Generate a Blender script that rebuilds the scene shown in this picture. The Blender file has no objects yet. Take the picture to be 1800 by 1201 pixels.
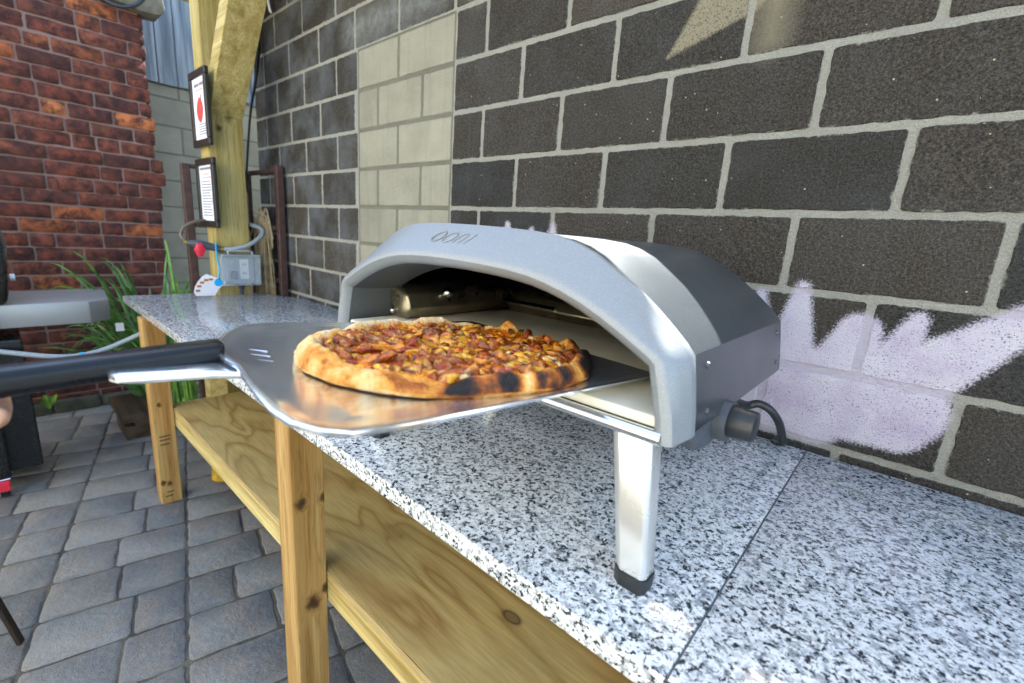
import bpy, bmesh, math, random
from mathutils import Vector, Matrix, noise

random.seed(7)
R = math.radians
scene = bpy.context.scene
COL = scene.collection

# ------------------------------------------------------------------ camera
cam_d = bpy.data.cameras.new('camera')
cam = bpy.data.objects.new('camera', cam_d)
COL.objects.link(cam)
RW = ((0.74572337, 0.66294826, 0.06630432),
      (0.19679883, -0.12410123, -0.97255802),
      (-0.63652720, 0.73830786, -0.22301263))      # world -> camera rows (x right, y down, z forward)
M = Matrix(((RW[0][0], -RW[1][0], -RW[2][0]),
            (RW[0][1], -RW[1][1], -RW[2][1]),
            (RW[0][2], -RW[1][2], -RW[2][2])))
cam.matrix_world = Matrix.Translation((1.0330, -1.1583, 1.3503)) @ M.to_4x4()
cam_d.sensor_width = 36
cam_d.lens = 16.0
cam_d.clip_start = 0.02
cam_d.clip_end = 500
cam_d.dof.use_dof = True
cam_d.dof.focus_distance = 0.88
cam_d.dof.aperture_fstop = 4.0
scene.camera = cam

# ------------------------------------------------------------------ sky, sun, exposure
SUN = Vector((-0.17, 0.57, 0.80)).normalized()
world = bpy.data.worlds.new('World')
scene.world = world
world.use_nodes = True
wn = world.node_tree.nodes
sky = wn.new('ShaderNodeTexSky')
sky.sky_type = 'NISHITA'
sky.sun_disc = False
sky.sun_elevation = math.asin(SUN.z)
sky.sun_rotation = math.atan2(SUN.x, SUN.y)
sky.dust_density = 2.0
sky.ozone_density = 1.0
wn['Background'].inputs['Strength'].default_value = 0.13
world.node_tree.links.new(sky.outputs[0], wn['Background'].inputs[0])
sun_d = bpy.data.lights.new('sun', 'SUN')
sun_d.energy = 5.0
sun_d.angle = R(0.5)
sun_d.color = (1.0, 0.975, 0.93)
sun = bpy.data.objects.new('sun', sun_d)
COL.objects.link(sun)
sun.rotation_euler = (-SUN).to_track_quat('-Z', 'Y').to_euler()
sun.location = (0, 3, 6)
scene.view_settings.view_transform = 'Standard'
scene.view_settings.look = 'None'
scene.view_settings.exposure = 2.85
scene.view_settings.gamma = 1.0
scene.view_settings.use_curve_mapping = False
scene.view_settings.use_white_balance = True
scene.view_settings.white_balance_temperature = 6500
scene.view_settings.white_balance_tint = 4.0
scene.render.engine = 'CYCLES'

# ------------------------------------------------------------------ helpers
def base_of(parent):
    v = Vector((0, 0, 0))
    while parent is not None:
        v += parent.location
        parent = parent.parent
    return v

def link(name, me, mat=None, parent=None):
    o = bpy.data.objects.new(name, me)
    COL.objects.link(o)
    if mat is not None and not me.materials:
        me.materials.append(mat)
    if parent is not None:
        o.parent = parent
    return o

def obj(name, verts, faces, mat, parent=None, smooth=None, at=None):
    """verts in world space; stored relative to the parent (or to `at`)."""
    b = base_of(parent)
    loc = Vector((0, 0, 0))
    if at is not None:
        loc = Vector(at) - b
    me = bpy.data.meshes.new(name)
    off = b + loc
    me.from_pydata([tuple(Vector(v) - off) for v in verts], [], faces)
    me.update()
    if smooth is not None:
        me.polygons.foreach_set('use_smooth', [True] * len(me.polygons))
        if smooth < 180:
            me.set_sharp_from_angle(angle=R(smooth))
    o = link(name, me, mat, parent)
    o.location = loc
    return o

def thing(name, label, cat, loc, group=None):
    o = bpy.data.objects.new(name, None)
    COL.objects.link(o)
    o.location = loc
    o.empty_display_size = 0.05
    tag(o, label, cat, group)
    return o

def tag(o, label, cat, group=None):
    o['label'] = label
    o['category'] = cat
    if group:
        o['group'] = group
    return o

def box_data(lo, hi, bev=0.0, seg=1):
    bm = bmesh.new()
    bmesh.ops.create_cube(bm, size=1)
    for v in bm.verts:
        for k in range(3):
            v.co[k] = lo[k] if v.co[k] < 0 else hi[k]
    if bev > 0:
        bmesh.ops.bevel(bm, geom=bm.edges[:], offset=bev, segments=seg, affect='EDGES', profile=0.5)
    bm.verts.index_update()
    vs = [v.co.copy() for v in bm.verts]
    fs = [[v.index for v in f.verts] for f in bm.faces]
    bm.free()
    return vs, fs

def box(name, lo, hi, mat, parent=None, bev=0.0, seg=1, smooth=None):
    vs, fs = box_data(lo, hi, bev, seg)
    return obj(name, vs, fs, mat, parent, smooth)

def join(parts):
    V, F = [], []
    for vs, fs in parts:
        n = len(V)
        V += list(vs)
        F += [[i + n for i in f] for f in fs]
    return V, F

def prism_data(poly, axis, a, b):
    """poly: list of 2D points; extruded along axis from a to b."""
    n = len(poly)
    def p3(p, t):
        if axis == 'x':
            return Vector((t, p[0], p[1]))
        if axis == 'y':
            return Vector((p[0], t, p[1]))
        return Vector((p[0], p[1], t))
    vs = [p3(p, a) for p in poly] + [p3(p, b) for p in poly]
    fs = [list(range(n))[::-1], list(range(n, 2 * n))]
    for i in range(n):
        j = (i + 1) % n
        fs.append([i, j, n + j, n + i])
    bm = bmesh.new()
    bv = [bm.verts.new(v) for v in vs]
    for f in fs:
        bm.faces.new([bv[i] for i in f])
    bmesh.ops.recalc_face_normals(bm, faces=bm.faces[:])
    bm.verts.index_update()
    vs = [v.co.copy() for v in bm.verts]
    fs = [[v.index for v in f.verts] for f in bm.faces]
    bm.free()
    return vs, fs

def bevel_data(vs, fs, bev, seg=1, angle=30):
    bm = bmesh.new()
    bv = [bm.verts.new(v) for v in vs]
    for f in fs:
        bm.faces.new([bv[i] for i in f])
    bm.normal_update()
    es = [e for e in bm.edges if len(e.link_faces) == 2 and e.calc_face_angle(0) > R(angle)]
    bmesh.ops.bevel(bm, geom=es, offset=bev, segments=seg, affect='EDGES', profile=0.5)
    bm.verts.index_update()
    vs = [v.co.copy() for v in bm.verts]
    fs = [[v.index for v in f.verts] for f in bm.faces]
    bm.free()
    return vs, fs

def catmull(pts, n=8):
    pts = [Vector(p) for p in pts]
    if len(pts) < 3:
        return pts
    out = []
    P = [pts[0] * 2 - pts[1]] + pts + [pts[-1] * 2 - pts[-2]]
    for i in range(1, len(P) - 2):
        for k in range(n):
            t = k / n
            a, b, c, d = P[i - 1], P[i], P[i + 1], P[i + 2]
            out.append(0.5 * ((2 * b) + (c - a) * t + (2 * a - 5 * b + 4 * c - d) * t * t + (3 * b - a - 3 * c + d) * t ** 3))
    out.append(pts[-1])
    return out

def tube_data(pts, r, seg=10, flat=1.0):
    pts = [Vector(p) for p in pts]
    rs = r if isinstance(r, (list, tuple)) else [r] * len(pts)
    vs, fs = [], []
    up = Vector((0, 0, 1))
    prev = None
    for i, p in enumerate(pts):
        t = (pts[min(i + 1, len(pts) - 1)] - pts[max(i - 1, 0)]).normalized()
        if prev is None:
            a = t.cross(up)
            if a.length < 1e-3:
                a = t.cross(Vector((1, 0, 0)))
        else:
            a = prev - t * prev.dot(t)
        a.normalize()
        prev = a
        b = t.cross(a)
        for k in range(seg):
            an = 2 * math.pi * k / seg
            vs.append(p + a * (math.cos(an) * rs[i]) + b * (math.sin(an) * rs[i] * flat))
    for i in range(len(pts) - 1):
        for k in range(seg):
            k2 = (k + 1) % seg
            fs.append([i * seg + k, i * seg + k2, (i + 1) * seg + k2, (i + 1) * seg + k])
    fs.append(list(range(seg))[::-1])
    n = (len(pts) - 1) * seg
    fs.append([n + k for k in range(seg)])
    return vs, [f[::-1] for f in fs]

def tube(name, pts, r, mat, parent=None, seg=10, sm=6, flat=1.0):
    pts2 = catmull(pts, sm) if sm else pts
    if isinstance(r, (list, tuple)):
        k = len(pts2)
        rr = []
        for i in range(k):
            t = i / (k - 1) * (len(r) - 1)
            a = int(min(t, len(r) - 2))
            rr.append(r[a] + (r[a + 1] - r[a]) * (t - a))
        r = rr
    vs, fs = tube_data(pts2, r, seg, flat)
    return obj(name, vs, fs, mat, parent, 50)

def cyl_data(p0, p1, r0, r1=None, seg=20):
    r1 = r0 if r1 is None else r1
    return tube_data([p0, p1], [r0, r1], seg)

# ------------------------------------------------------------------ materials
class NT:
    def __init__(self, name):
        self.m = bpy.data.materials.new(name)
        self.m.use_nodes = True
        self.t = self.m.node_tree
        self.b = self.t.nodes['Principled BSDF']
    def n(self, kind, **kw):
        nd = self.t.nodes.new(kind)
        for k, v in kw.items():
            setattr(nd, k, v)
        return nd
    def l(self, a, b):
        self.t.links.new(a, b)
    def set(self, sock, v):
        if hasattr(v, 'links') or isinstance(v, bpy.types.NodeSocket):
            self.l(v, sock)
        else:
            sock.default_value = v
    def math(self, op, a, b=0.0, c=None, clamp=False):
        nd = self.n('ShaderNodeMath', operation=op)
        nd.use_clamp = clamp
        self.set(nd.inputs[0], a)
        self.set(nd.inputs[1], b)
        if c is not None:
            self.set(nd.inputs[2], c)
        return nd.outputs[0]
    def vmath(self, op, a, b=None, s=None):
        nd = self.n('ShaderNodeVectorMath', operation=op)
        self.set(nd.inputs[0], a)
        if b is not None:
            self.set(nd.inputs[1], b)
        if s is not None:
            self.set(nd.inputs['Scale'], s)
        return nd.outputs['Value'] if op in ('DOT_PRODUCT', 'DISTANCE', 'LENGTH') else nd.outputs[0]
    def pos(self, scale=(1, 1, 1), obj=False, loc=(0, 0, 0)):
        if obj:
            s = self.n('ShaderNodeTexCoord').outputs['Object']
        else:
            s = self.n('ShaderNodeNewGeometry').outputs['Position']
        mp = self.n('ShaderNodeMapping')
        mp.inputs['Scale'].default_value = scale
        mp.inputs['Location'].default_value = loc
        self.l(s, mp.inputs['Vector'])
        return mp.outputs[0]
    def noise(self, vec, scale, detail=3, rough=0.55, dist=0.0):
        nd = self.n('ShaderNodeTexNoise')
        self.l(vec, nd.inputs['Vector'])
        nd.inputs['Scale'].default_value = scale
        nd.inputs['Detail'].default_value = detail
        nd.inputs['Roughness'].default_value = rough
        nd.inputs['Distortion'].default_value = dist
        return nd.outputs['Fac']
    def voro(self, vec, scale, feature='F1', out='Distance', rnd=1.0):
        nd = self.n('ShaderNodeTexVoronoi', feature=feature)
        self.l(vec, nd.inputs['Vector'])
        nd.inputs['Scale'].default_value = scale
        nd.inputs['Randomness'].default_value = rnd
        return nd.outputs[out]
    def ramp(self, fac, stops, interp='LINEAR'):
        nd = self.n('ShaderNodeValToRGB')
        cr = nd.color_ramp
        cr.interpolation = interp
        while len(cr.elements) > len(stops):
            cr.elements.remove(cr.elements[-1])
        while len(cr.elements) < len(stops):
            cr.elements.new(0.5)
        for e, (p, c) in zip(cr.elements, stops):
            e.position = p
            if isinstance(c, (int, float)):
                c = (c, c, c)
            e.color = (c[0], c[1], c[2], 1)
        self.l(fac, nd.inputs[0])
        return nd.outputs[0]
    def mix(self, f, a, b, mode='MIX'):
        nd = self.n('ShaderNodeMix', data_type='RGBA', blend_type=mode)
        def s3(v):
            return (v[0], v[1], v[2], 1) if isinstance(v, tuple) else v
        self.set(nd.inputs[0], f)
        self.set(nd.inputs[6], s3(a))
        self.set(nd.inputs[7], s3(b))
        return nd.outputs[2]
    def bump(self, h, strength=0.5, dist=0.002, normal=None):
        nd = self.n('ShaderNodeBump')
        nd.inputs['Strength'].default_value = strength
        nd.inputs['Distance'].default_value = dist
        self.l(h, nd.inputs['Height'])
        if normal is not None:
            self.l(normal, nd.inputs['Normal'])
        return nd.outputs[0]
    def rnd(self):
        return self.n('ShaderNodeObjectInfo').outputs['Random']
    def out(self, color=None, rough=None, metal=None, normal=None, spec=None, **kw):
        I = self.b.inputs
        if color is not None:
            self.set(I['Base Color'], (color[0], color[1], color[2], 1) if isinstance(color, tuple) else color)
        if rough is not None:
            self.set(I['Roughness'], rough)
        if metal is not None:
            self.set(I['Metallic'], metal)
        if spec is not None:
            self.set(I['Specular IOR Level'], spec)
        if normal is not None:
            self.l(normal, I['Normal'])
        for k, v in kw.items():
            self.set(I[k], v)
        return self.m

def simple(name, color, rough=0.5, metal=0.0, var=0.15, scale=60, bump=0.0, bscale=300, obj=True, **kw):
    t = NT(name)
    p = t.pos(obj=obj)
    nz = t.noise(p, scale, 4)
    lo = tuple(c * (1 - var) for c in color)
    hi = tuple(min(1, c * (1 + var)) for c in color)
    c = t.ramp(nz, [(0.3, lo), (0.7, hi)])
    r = t.math('ADD', t.math('MULTIPLY', t.noise(p, scale * 0.7, 3), 0.25), rough - 0.12, clamp=True)
    nrm = t.bump(t.noise(p, bscale, 3), bump, 0.001) if bump else None
    return t.out(c, r, metal, nrm, **kw)

# --- paint strokes on the block wall: union of tapered capsules in the wall plane
def paint_mask(t, P, caps, soft=0.004, wob=0.012):
    """P world position; caps: (x0,z0,r0,x1,z1,r1). returns 0..1"""
    nz = t.n('ShaderNodeTexNoise')
    t.l(P, nz.inputs['Vector'])
    nz.inputs['Scale'].default_value = 260
    nz.inputs['Detail'].default_value = 3
    d = None
    for x0, z0, r0, x1, z1, r1 in caps:
        a = Vector((x0, 0, z0)); ba = Vector((x1 - x0, 0, z1 - z0))
        pa = t.vmath('SUBTRACT', P, tuple(a))
        pa = t.vmath('MULTIPLY', pa, (1, 0, 1))
        h = t.math('MULTIPLY', t.vmath('DOT_PRODUCT', pa, tuple(ba)), 1 / ba.length_squared, clamp=True)
        q = t.n('ShaderNodeVectorMath', operation='SCALE')
        q.inputs[0].default_value = tuple(ba)
        t.l(h, q.inputs['Scale'])
        di = t.vmath('DISTANCE', pa, q.outputs[0])
        rr = t.math('MULTIPLY_ADD', h, r1 - r0, r0)
        s = t.math('SUBTRACT', di, rr)
        d = s if d is None else t.math('SMOOTH_MIN', d, s, 0.012)
    d = t.math('ADD', d, t.math('MULTIPLY', t.math('SUBTRACT', nz.outputs['Fac'], 0.5), wob))
    mr = t.n('ShaderNodeMapRange')
    mr.clamp = True
    t.l(d, mr.inputs[0])
    mr.inputs[1].default_value = soft
    mr.inputs[2].default_value = -soft
    return mr.outputs[0]

CROWN = [(.78, 1.10, .075, 1.06, 1.07, .072), (.88, 1.06, .09, 1.06, 1.03, .05),
         (.80, 1.01, .06, .93, 1.00, .05),
         (.852, 1.13, .050, .853, 1.284, .015),
         (.775, 1.13, .05, .775, 1.262, .012),
         (.955, 1.13, .064, .966, 1.208, .038),
         (1.02, 1.12, .050, 1.051, 1.246, .016),
         (1.02, 1.085, .070, 1.185, 1.262, .030),
         (1.185, 1.262, .030, 1.27, 1.34, .018),
         (.70, 1.12, .06, .66, 1.26, .012)]
TIPS = [(-.019, 1.30, .05, -.019, 1.390, .010), (.085, 1.30, .05, .085, 1.378, .007),
        (.163, 1.30, .045, .168, 1.392, .009), (-.05, 1.26, .06, .22, 1.26, .06)]
STAR = [(.474, 1.801, .002, .615, 1.915, .072), (.615, 1.93, .072, .66, 1.97, .08)]
FADE = [(.700, 1.80, .030, .70, 1.90, .034)]

def block_material(name, dark):
    t = NT(name)
    P = t.pos()
    rnd = t.rnd()
    fine = t.noise(P, 420, 2, 0.7)
    mid = t.noise(P, 190, 3, 0.7)
    big = t.noise(P, 6, 4, 0.6)
    if dark:
        c = t.ramp(fine, [(0.32, (.004, .004, .004)), (0.44, (.036, .032, .027)), (0.56, (.090, .079, .064)), (0.67, (.165, .142, .108)), (0.80, (.30, .25, .19))])
        c2 = t.ramp(mid, [(0.36, (.008, .008, .008)), (0.5, (.056, .051, .044)), (0.66, (.145, .130, .110))])
        c = t.mix(0.5, c, c2)
        tint = t.ramp(rnd, [(0.0, (.50, .54, .60)), (0.3, (.78, .76, .74)), (0.6, (1.05, .98, .92)), (0.8, (.66, .66, .68)), (1.0, (.90, .86, .82))])
        c = t.mix(1.0, c, tint, 'MULTIPLY')
        # pale stray aggregate grains
        sp = t.voro(P, 55)
        spn = t.noise(P, 37, 1)
        grain = t.math('MULTIPLY', t.math('LESS_THAN', sp, 0.10), t.math('GREATER_THAN', spn, 0.60))
        c = t.mix(grain, c, (.42, .35, .24))
        # whitish wash, also above the infill; stronger at left with painted-in reflected haze
        sx = t.n('ShaderNodeSeparateXYZ')
        t.l(P, sx.inputs[0])
        mr = t.n('ShaderNodeMapRange')
        mr.clamp = True
        t.l(sx.outputs[0], mr.inputs[0])
        mr.inputs[1].default_value = 0.0
        mr.inputs[2].default_value = -1.6
        mr.inputs[3].default_value = 0.05
        mr.inputs[4].default_value = 0.36
        wash_haze = t.math('MULTIPLY', t.ramp(big, [(0.42, 0.0), (0.66, 1.0)]), mr.outputs[0])
        c = t.mix(wash_haze, c, (.24, .275, .32))
        hz = t.math('MULTIPLY', paint_mask(t, P, [(-1.02, 2.17, .05, -.42, 2.17, .05), (-.25, 2.2, .05, -.22, 2.12, .02)], 0.05, 0.15), t.ramp(t.noise(P, 30, 4), [(0.3, .25), (0.7, .85)]))
        c = t.mix(hz, c, (.25, .26, .255))
        drip = t.noise(t.pos((55, 1, 2.2)), 1.0, 3)
        c = t.mix(t.math('MULTIPLY', t.ramp(drip, [(0.62, 0.0), (0.78, 1.0)]), 0.06), c, (.40, .40, .38))
    else:
        c = t.ramp(fine, [(0.28, (.13, .122, .094)), (0.5, (.27, .257, .202)), (0.75, (.38, .362, .288))])
        c2 = t.ramp(big, [(0.3, (.20, .190, .148)), (0.7, (.33, .314, .248))])
        c = t.mix(0.55, c, c2)
        drip = t.noise(t.pos((40, 1, 2.5)), 1.0, 4)
        c = t.mix(t.math('MULTIPLY', t.ramp(drip, [(0.5, 0.0), (0.72, 1.0)]), 0.35), c, (.15, .155, .14))
        tint = t.ramp(rnd, [(0.0, .88), (1.0, 1.08)])
        c = t.mix(1.0, c, tint, 'MULTIPLY')
    rough = 0.92
    gen = t.n('ShaderNodeTexCoord').outputs['Generated']
    sg = t.n('ShaderNodeSeparateXYZ')
    t.l(gen, sg.inputs[0])
    ex = t.math('MULTIPLY', t.math('MINIMUM', sg.outputs[0], t.math('SUBTRACT', 1.0, sg.outputs[0])), .30)
    ez = t.math('MULTIPLY', t.math('MINIMUM', sg.outputs[2], t.math('SUBTRACT', 1.0, sg.outputs[2])), .148)
    ed = t.math('MINIMUM', ex, ez)
    sn = t.math('ADD', t.math('MULTIPLY', t.noise(P, 70, 4, .7), .020), t.math('MULTIPLY', t.noise(P, 13, 2), .012))
    smear = t.ramp(t.math('SUBTRACT', sn, t.math('ADD', ed, .0135)), [(0.0, 0.0), (0.0022, 1.0)])
    if dark:
        c = t.mix(t.math('MULTIPLY', smear, .9), c, t.ramp(fine, [(0.3, (.22, .215, .185)), (0.7, (.42, .41, .36))]))
    if dark:
        pm = paint_mask(t, P, CROWN + TIPS, 0.006, 0.030)
        pores = t.ramp(t.noise(P, 330, 2, 0.6), [(0.30, 0.0), (0.40, 1.0)])
        thin = t.ramp(t.noise(P, 16, 3), [(0.35, 1.0), (0.62, 0.0)])
        cover = t.math('MAXIMUM', pores, t.math('MULTIPLY', thin, 0.75))
        pm = t.math('MULTIPLY', pm, cover)
        pc = t.ramp(t.noise(P, 11, 4), [(0.3, (.46, .39, .53)), (0.5, (.57, .52, .62)), (0.75, (.63, .60, .67))])
        c = t.mix(pm, c, pc)
        sm = t.math('MULTIPLY', paint_mask(t, P, STAR, 0.005, 0.016), t.ramp(t.noise(P, 300, 2), [(0.34, .25), (0.48, .9)]))
        c = t.mix(sm, c, (.30, .265, .185))
        fm = t.math('MULTIPLY', paint_mask(t, P, FADE, 0.03, 0.02), 0.55)
        c = t.mix(fm, c, (.30, .27, .19))
    h = t.math('ADD', t.math('MULTIPLY', fine, 0.6), t.math('MULTIPLY', mid, 0.8))
    nrm = t.bump(h, 1.0 if dark else 0.6, 0.009)
    return t.out(c, rough, 0, nrm, spec=0.25)

def mortar_material(name, col, paint=True):
    t = NT(name)
    P = t.pos()
    fine = t.noise(P, 380, 3, 0.7)
    big = t.noise(P, 9, 4)
    c = t.ramp(fine, [(0.3, tuple(x * .62 for x in col)), (0.7, tuple(x * 1.12 for x in col))])
    c = t.mix(t.math('MULTIPLY', t.ramp(big, [(0.4, 0.0), (0.7, 1.0)]), 0.5), c, tuple(x * .7 for x in col))
    if paint:
        pm = t.math('MULTIPLY', paint_mask(t, P, CROWN + TIPS, 0.006, 0.02), 0.95)
        c = t.mix(pm, c, (.56, .51, .61))
    nrm = t.bump(t.math('ADD', fine, t.math('MULTIPLY', t.noise(P, 90, 3), 1.4)), 1.0, 0.008)
    return t.out(c, 0.95, 0, nrm, spec=0.2)

M_BLOCK = block_material('dark_cinder_block', True)
M_INFILL = block_material('pale_concrete_block', False)
M_MORTAR = mortar_material('pale_mortar', (.42, .41, .36))
M_MORTAR2 = mortar_material('beige_mortar', (.24, .23, .18), False)
M_BRICKMORTAR = mortar_material('pinkish_mortar', (.33, .225, .195), False)

def brick_material():
    t = NT('red_brick')
    P = t.pos()
    rnd = t.rnd()
    base = t.ramp(rnd, [(0.0, (.120, .034, .023)), (0.22, (.175, .050, .032)), (0.42, (.070, .027, .023)), (0.62, (.205, .064, .040)),
                        (0.84, (.085, .030, .024)), (0.93, (.14, .047, .028)), (0.955, (.34, .10, .036)), (1.0, (.44, .15, .055))])
    n1 = t.noise(P, 17, 5, 0.68)
    dk = t.ramp(n1, [(0.40, 1.0), (0.62, 0.0)])
    c = t.mix(t.math('MULTIPLY', dk, 0.9), base, (.030, .015, .016))
    n2 = t.noise(P, 14, 4, 0.6, 0.4)
    orange = t.ramp(n2, [(0.60, 0.0), (0.72, 1.0)])
    c = t.mix(t.math('MULTIPLY', orange, 0.65), c, (.27, .072, .028))
    c = t.mix(t.math('MULTIPLY', t.ramp(t.noise(P, 60, 4), [(0.62, 0), (0.8, 1.0)]), 0.30), c, (.22, .15, .13))
    nrm = t.bump(t.math('ADD', n1, t.math('MULTIPLY', t.noise(P, 160, 3), 0.6)), 0.8, 0.006)
    return t.out(c, 0.9, 0, nrm, spec=0.25)
M_BRICK = brick_material()

def paver_material():
    t = NT('tumbled_paver')
    P = t.pos()
    rnd = t.rnd()
    base = t.ramp(rnd, [(0.0, (.120, .130, .137)), (0.3, (.185, .195, .198)), (0.55, (.145, .149, .154)), (0.8, (.225, .228, .222)), (1.0, (.165, .163, .158))])
    n1 = t.noise(P, 9, 5, 0.62)
    c = t.mix(t.math('MULTIPLY', t.ramp(n1, [(0.42, 0.0), (0.66, 1.0)]), 0.6), base, (.25, .205, .170))
    fine = t.noise(P, 300, 3, 0.7)
    c = t.mix(1.0, c, t.ramp(fine, [(0.3, .60), (0.7, 1.28)]), 'MULTIPLY')
    c = t.mix(t.math('MULTIPLY', t.ramp(t.noise(P, 34, 4), [(0.55, 0), (0.75, 1)]), 0.30), c, (.31, .32, .325))
    nrm = t.bump(t.math('ADD', t.math('MULTIPLY', fine, 0.5), t.noise(P, 48, 4)), 0.9, 0.006)
    return t.out(c, t.ramp(n1, [(0.3, .62), (0.7, .85)]), 0, nrm, spec=0.4)
M_PAVER = paver_material()

def sand_material():
    t = NT('joint_sand')
    P = t.pos()
    c = t.ramp(t.noise(P, 240, 4, 0.7), [(0.25, (.05, .045, .038)), (0.55, (.16, .142, .112)), (0.8, (.28, .255, .205))])
    c = t.mix(t.math('MULTIPLY', t.ramp(t.noise(P, 7, 4), [(0.4, 0), (0.6, 1)]), 0.7), c, (.04, .042, .042))
    # far paving beyond the modelled stones
    nrm = t.bump(t.noise(P, 200, 3), 0.8, 0.005)
    return t.out(c, 0.95, 0, nrm, spec=0.2)
M_SAND = sand_material()

def far_paving():
    t = NT('far_paving')
    P = t.pos()
    bt = t.n('ShaderNodeTexBrick')
    mp = t.n('ShaderNodeMapping')
    mp.inputs['Rotation'].default_value = (0, 0, R(76.4))
    t.l(P, mp.inputs['Vector'])
    t.l(mp.outputs[0], bt.inputs['Vector'])
    bt.inputs['Scale'].default_value = 1.0
    bt.inputs['Brick Width'].default_value = 0.30
    bt.inputs['Row Height'].default_value = 0.205
    bt.inputs['Mortar Size'].default_value = 0.006
    bt.inputs['Color1'].default_value = (.10, .115, .13, 1)
    bt.inputs['Color2'].default_value = (.14, .145, .15, 1)
    bt.inputs['Mortar'].default_value = (.08, .07, .055, 1)
    c = t.mix(1.0, bt.outputs[0], t.ramp(t.noise(P, 60, 4), [(0.3, .7), (0.7, 1.2)]), 'MULTIPLY')
    return t.out(c, 0.85, 0, None, spec=0.3)
M_FARPAVE = far_paving()

def granite():
    t = NT('white_granite')
    P = t.pos()
    w = t.n('ShaderNodeTexNoise')
    t.l(P, w.inputs['Vector'])
    w.inputs['Scale'].default_value = 60
    Pw = t.vmath('ADD', P, t.vmath('SCALE', w.outputs['Color'], s=0.010))
    n1 = t.noise(Pw, 95, 3, 0.55)
    n2 = t.noise(Pw, 150, 4, 0.62)
    n3 = t.noise(t.vmath('ADD', Pw, (3.1, 7.7, 1.3)), 90, 4, 0.6)
    n4 = t.noise(t.vmath('ADD', Pw, (9.1, 2.7, 5.3)), 250, 2, 0.6)
    c = t.ramp(n1, [(0.34, (.42, .45, .48)), (0.44, (.63, .65, .67)), (0.58, (.74, .75, .76)), (0.70, (.50, .51, .53))])
    c = t.mix(t.math('MULTIPLY', t.ramp(t.noise(Pw, 140, 2), [(0.60, 0), (0.68, 1)]), 0.35), c, (.44, .38, .32))
    gm = t.ramp(n3, [(0.51, 0.0), (0.62, 1.0)])
    c = t.mix(t.math('MULTIPLY', gm, 0.85), c, (.20, .22, .245))
    c = t.mix(t.math('MULTIPLY', t.ramp(n4, [(0.60, 0.0), (0.66, 1.0)]), 0.75), c, (.09, .10, .12))
    bm_ = t.ramp(n2, [(0.530, 0.0), (0.595, 1.0)])
    c = t.mix(t.math('MULTIPLY', bm_, 0.97), c, (.012, .016, .022))
    nrm = t.bump(n1, 0.04, 0.001)
    return t.out(c, t.ramp(n2, [(0.4, .16), (0.6, .08)]), 0, nrm, spec=0.6)
M_GRANITE = granite()

def timber(name, axis, lo, mid, hi, seed=0.0, knots=(), streak=1.0, obj=False):
    """axis: grain direction index; knots: (x,y,z,r)"""
    t = NT(name)
    sc = [26, 26, 26]
    sc[axis] = 1.3
    P0 = t.pos()
    K = None
    wbn = t.n('ShaderNodeTexNoise')
    t.l(P0, wbn.inputs['Vector'])
    wbn.inputs['Scale'].default_value = 55
    WB = wbn.outputs['Color']
    for (x, y, z, r) in knots:
        dv = t.vmath('ADD', t.vmath('SUBTRACT', P0, (x, y, z)), t.vmath('SCALE', t.vmath('SUBTRACT', WB, (.5, .5, .5)), s=r * 1.5))
        sc2 = [1, 1, 1]
        sc2[axis] = 0.75
        dv = t.vmath('MULTIPLY', dv, tuple(sc2))
        d = t.math('DIVIDE', t.vmath('LENGTH', dv), r)
        k = t.math('POWER', 2.718, t.math('MULTIPLY', t.math('MULTIPLY', d, d), -1.0))
        K = k if K is None else t.math('MAXIMUM', K, k)
    P = t.pos(tuple(sc), loc=(seed, seed * 1.7, seed * .6))
    if K is not None:
        P = t.vmath('ADD', P, t.vmath('SCALE', (1.0, 1.0, 1.0), s=t.math('MULTIPLY', K, 0.8)))
    g = t.noise(P, 1.0, 4, 0.55, 0.25)
    fine = t.noise(t.pos(tuple(s * (5 if i != axis else 1.5) for i, s in enumerate(sc))), 1.0, 3, 0.6)
    c = t.ramp(g, [(0.28, lo), (0.45, mid), (0.62, hi), (0.75, mid)])
    rings = t.math('FRACT', t.math('MULTIPLY', g, 9.0))
    c = t.mix(t.math('MULTIPLY', t.ramp(rings, [(0.0, 1.0), (0.25, 0.0), (0.9, 0.0), (1.0, 1.0)]), 0.35 * streak), c, tuple(x * .55 for x in lo))
    c = t.mix(1.0, c, t.ramp(fine, [(0.3, .80), (0.7, 1.12)]), 'MULTIPLY')
    if K is not None:
        c = t.mix(t.ramp(K, [(0.08, 0.0), (0.55, .85)]), c, tuple(x * .38 for x in lo))
        c = t.mix(t.ramp(K, [(0.55, 0.0), (0.95, .9)]), c, (.035, .016, .009))
    nrm = t.bump(t.math('ADD', fine, g), 0.25, 0.002)
    return t.out(c, t.ramp(g, [(0.3, .55), (0.7, .72)]), 0, nrm, spec=0.35)

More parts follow.
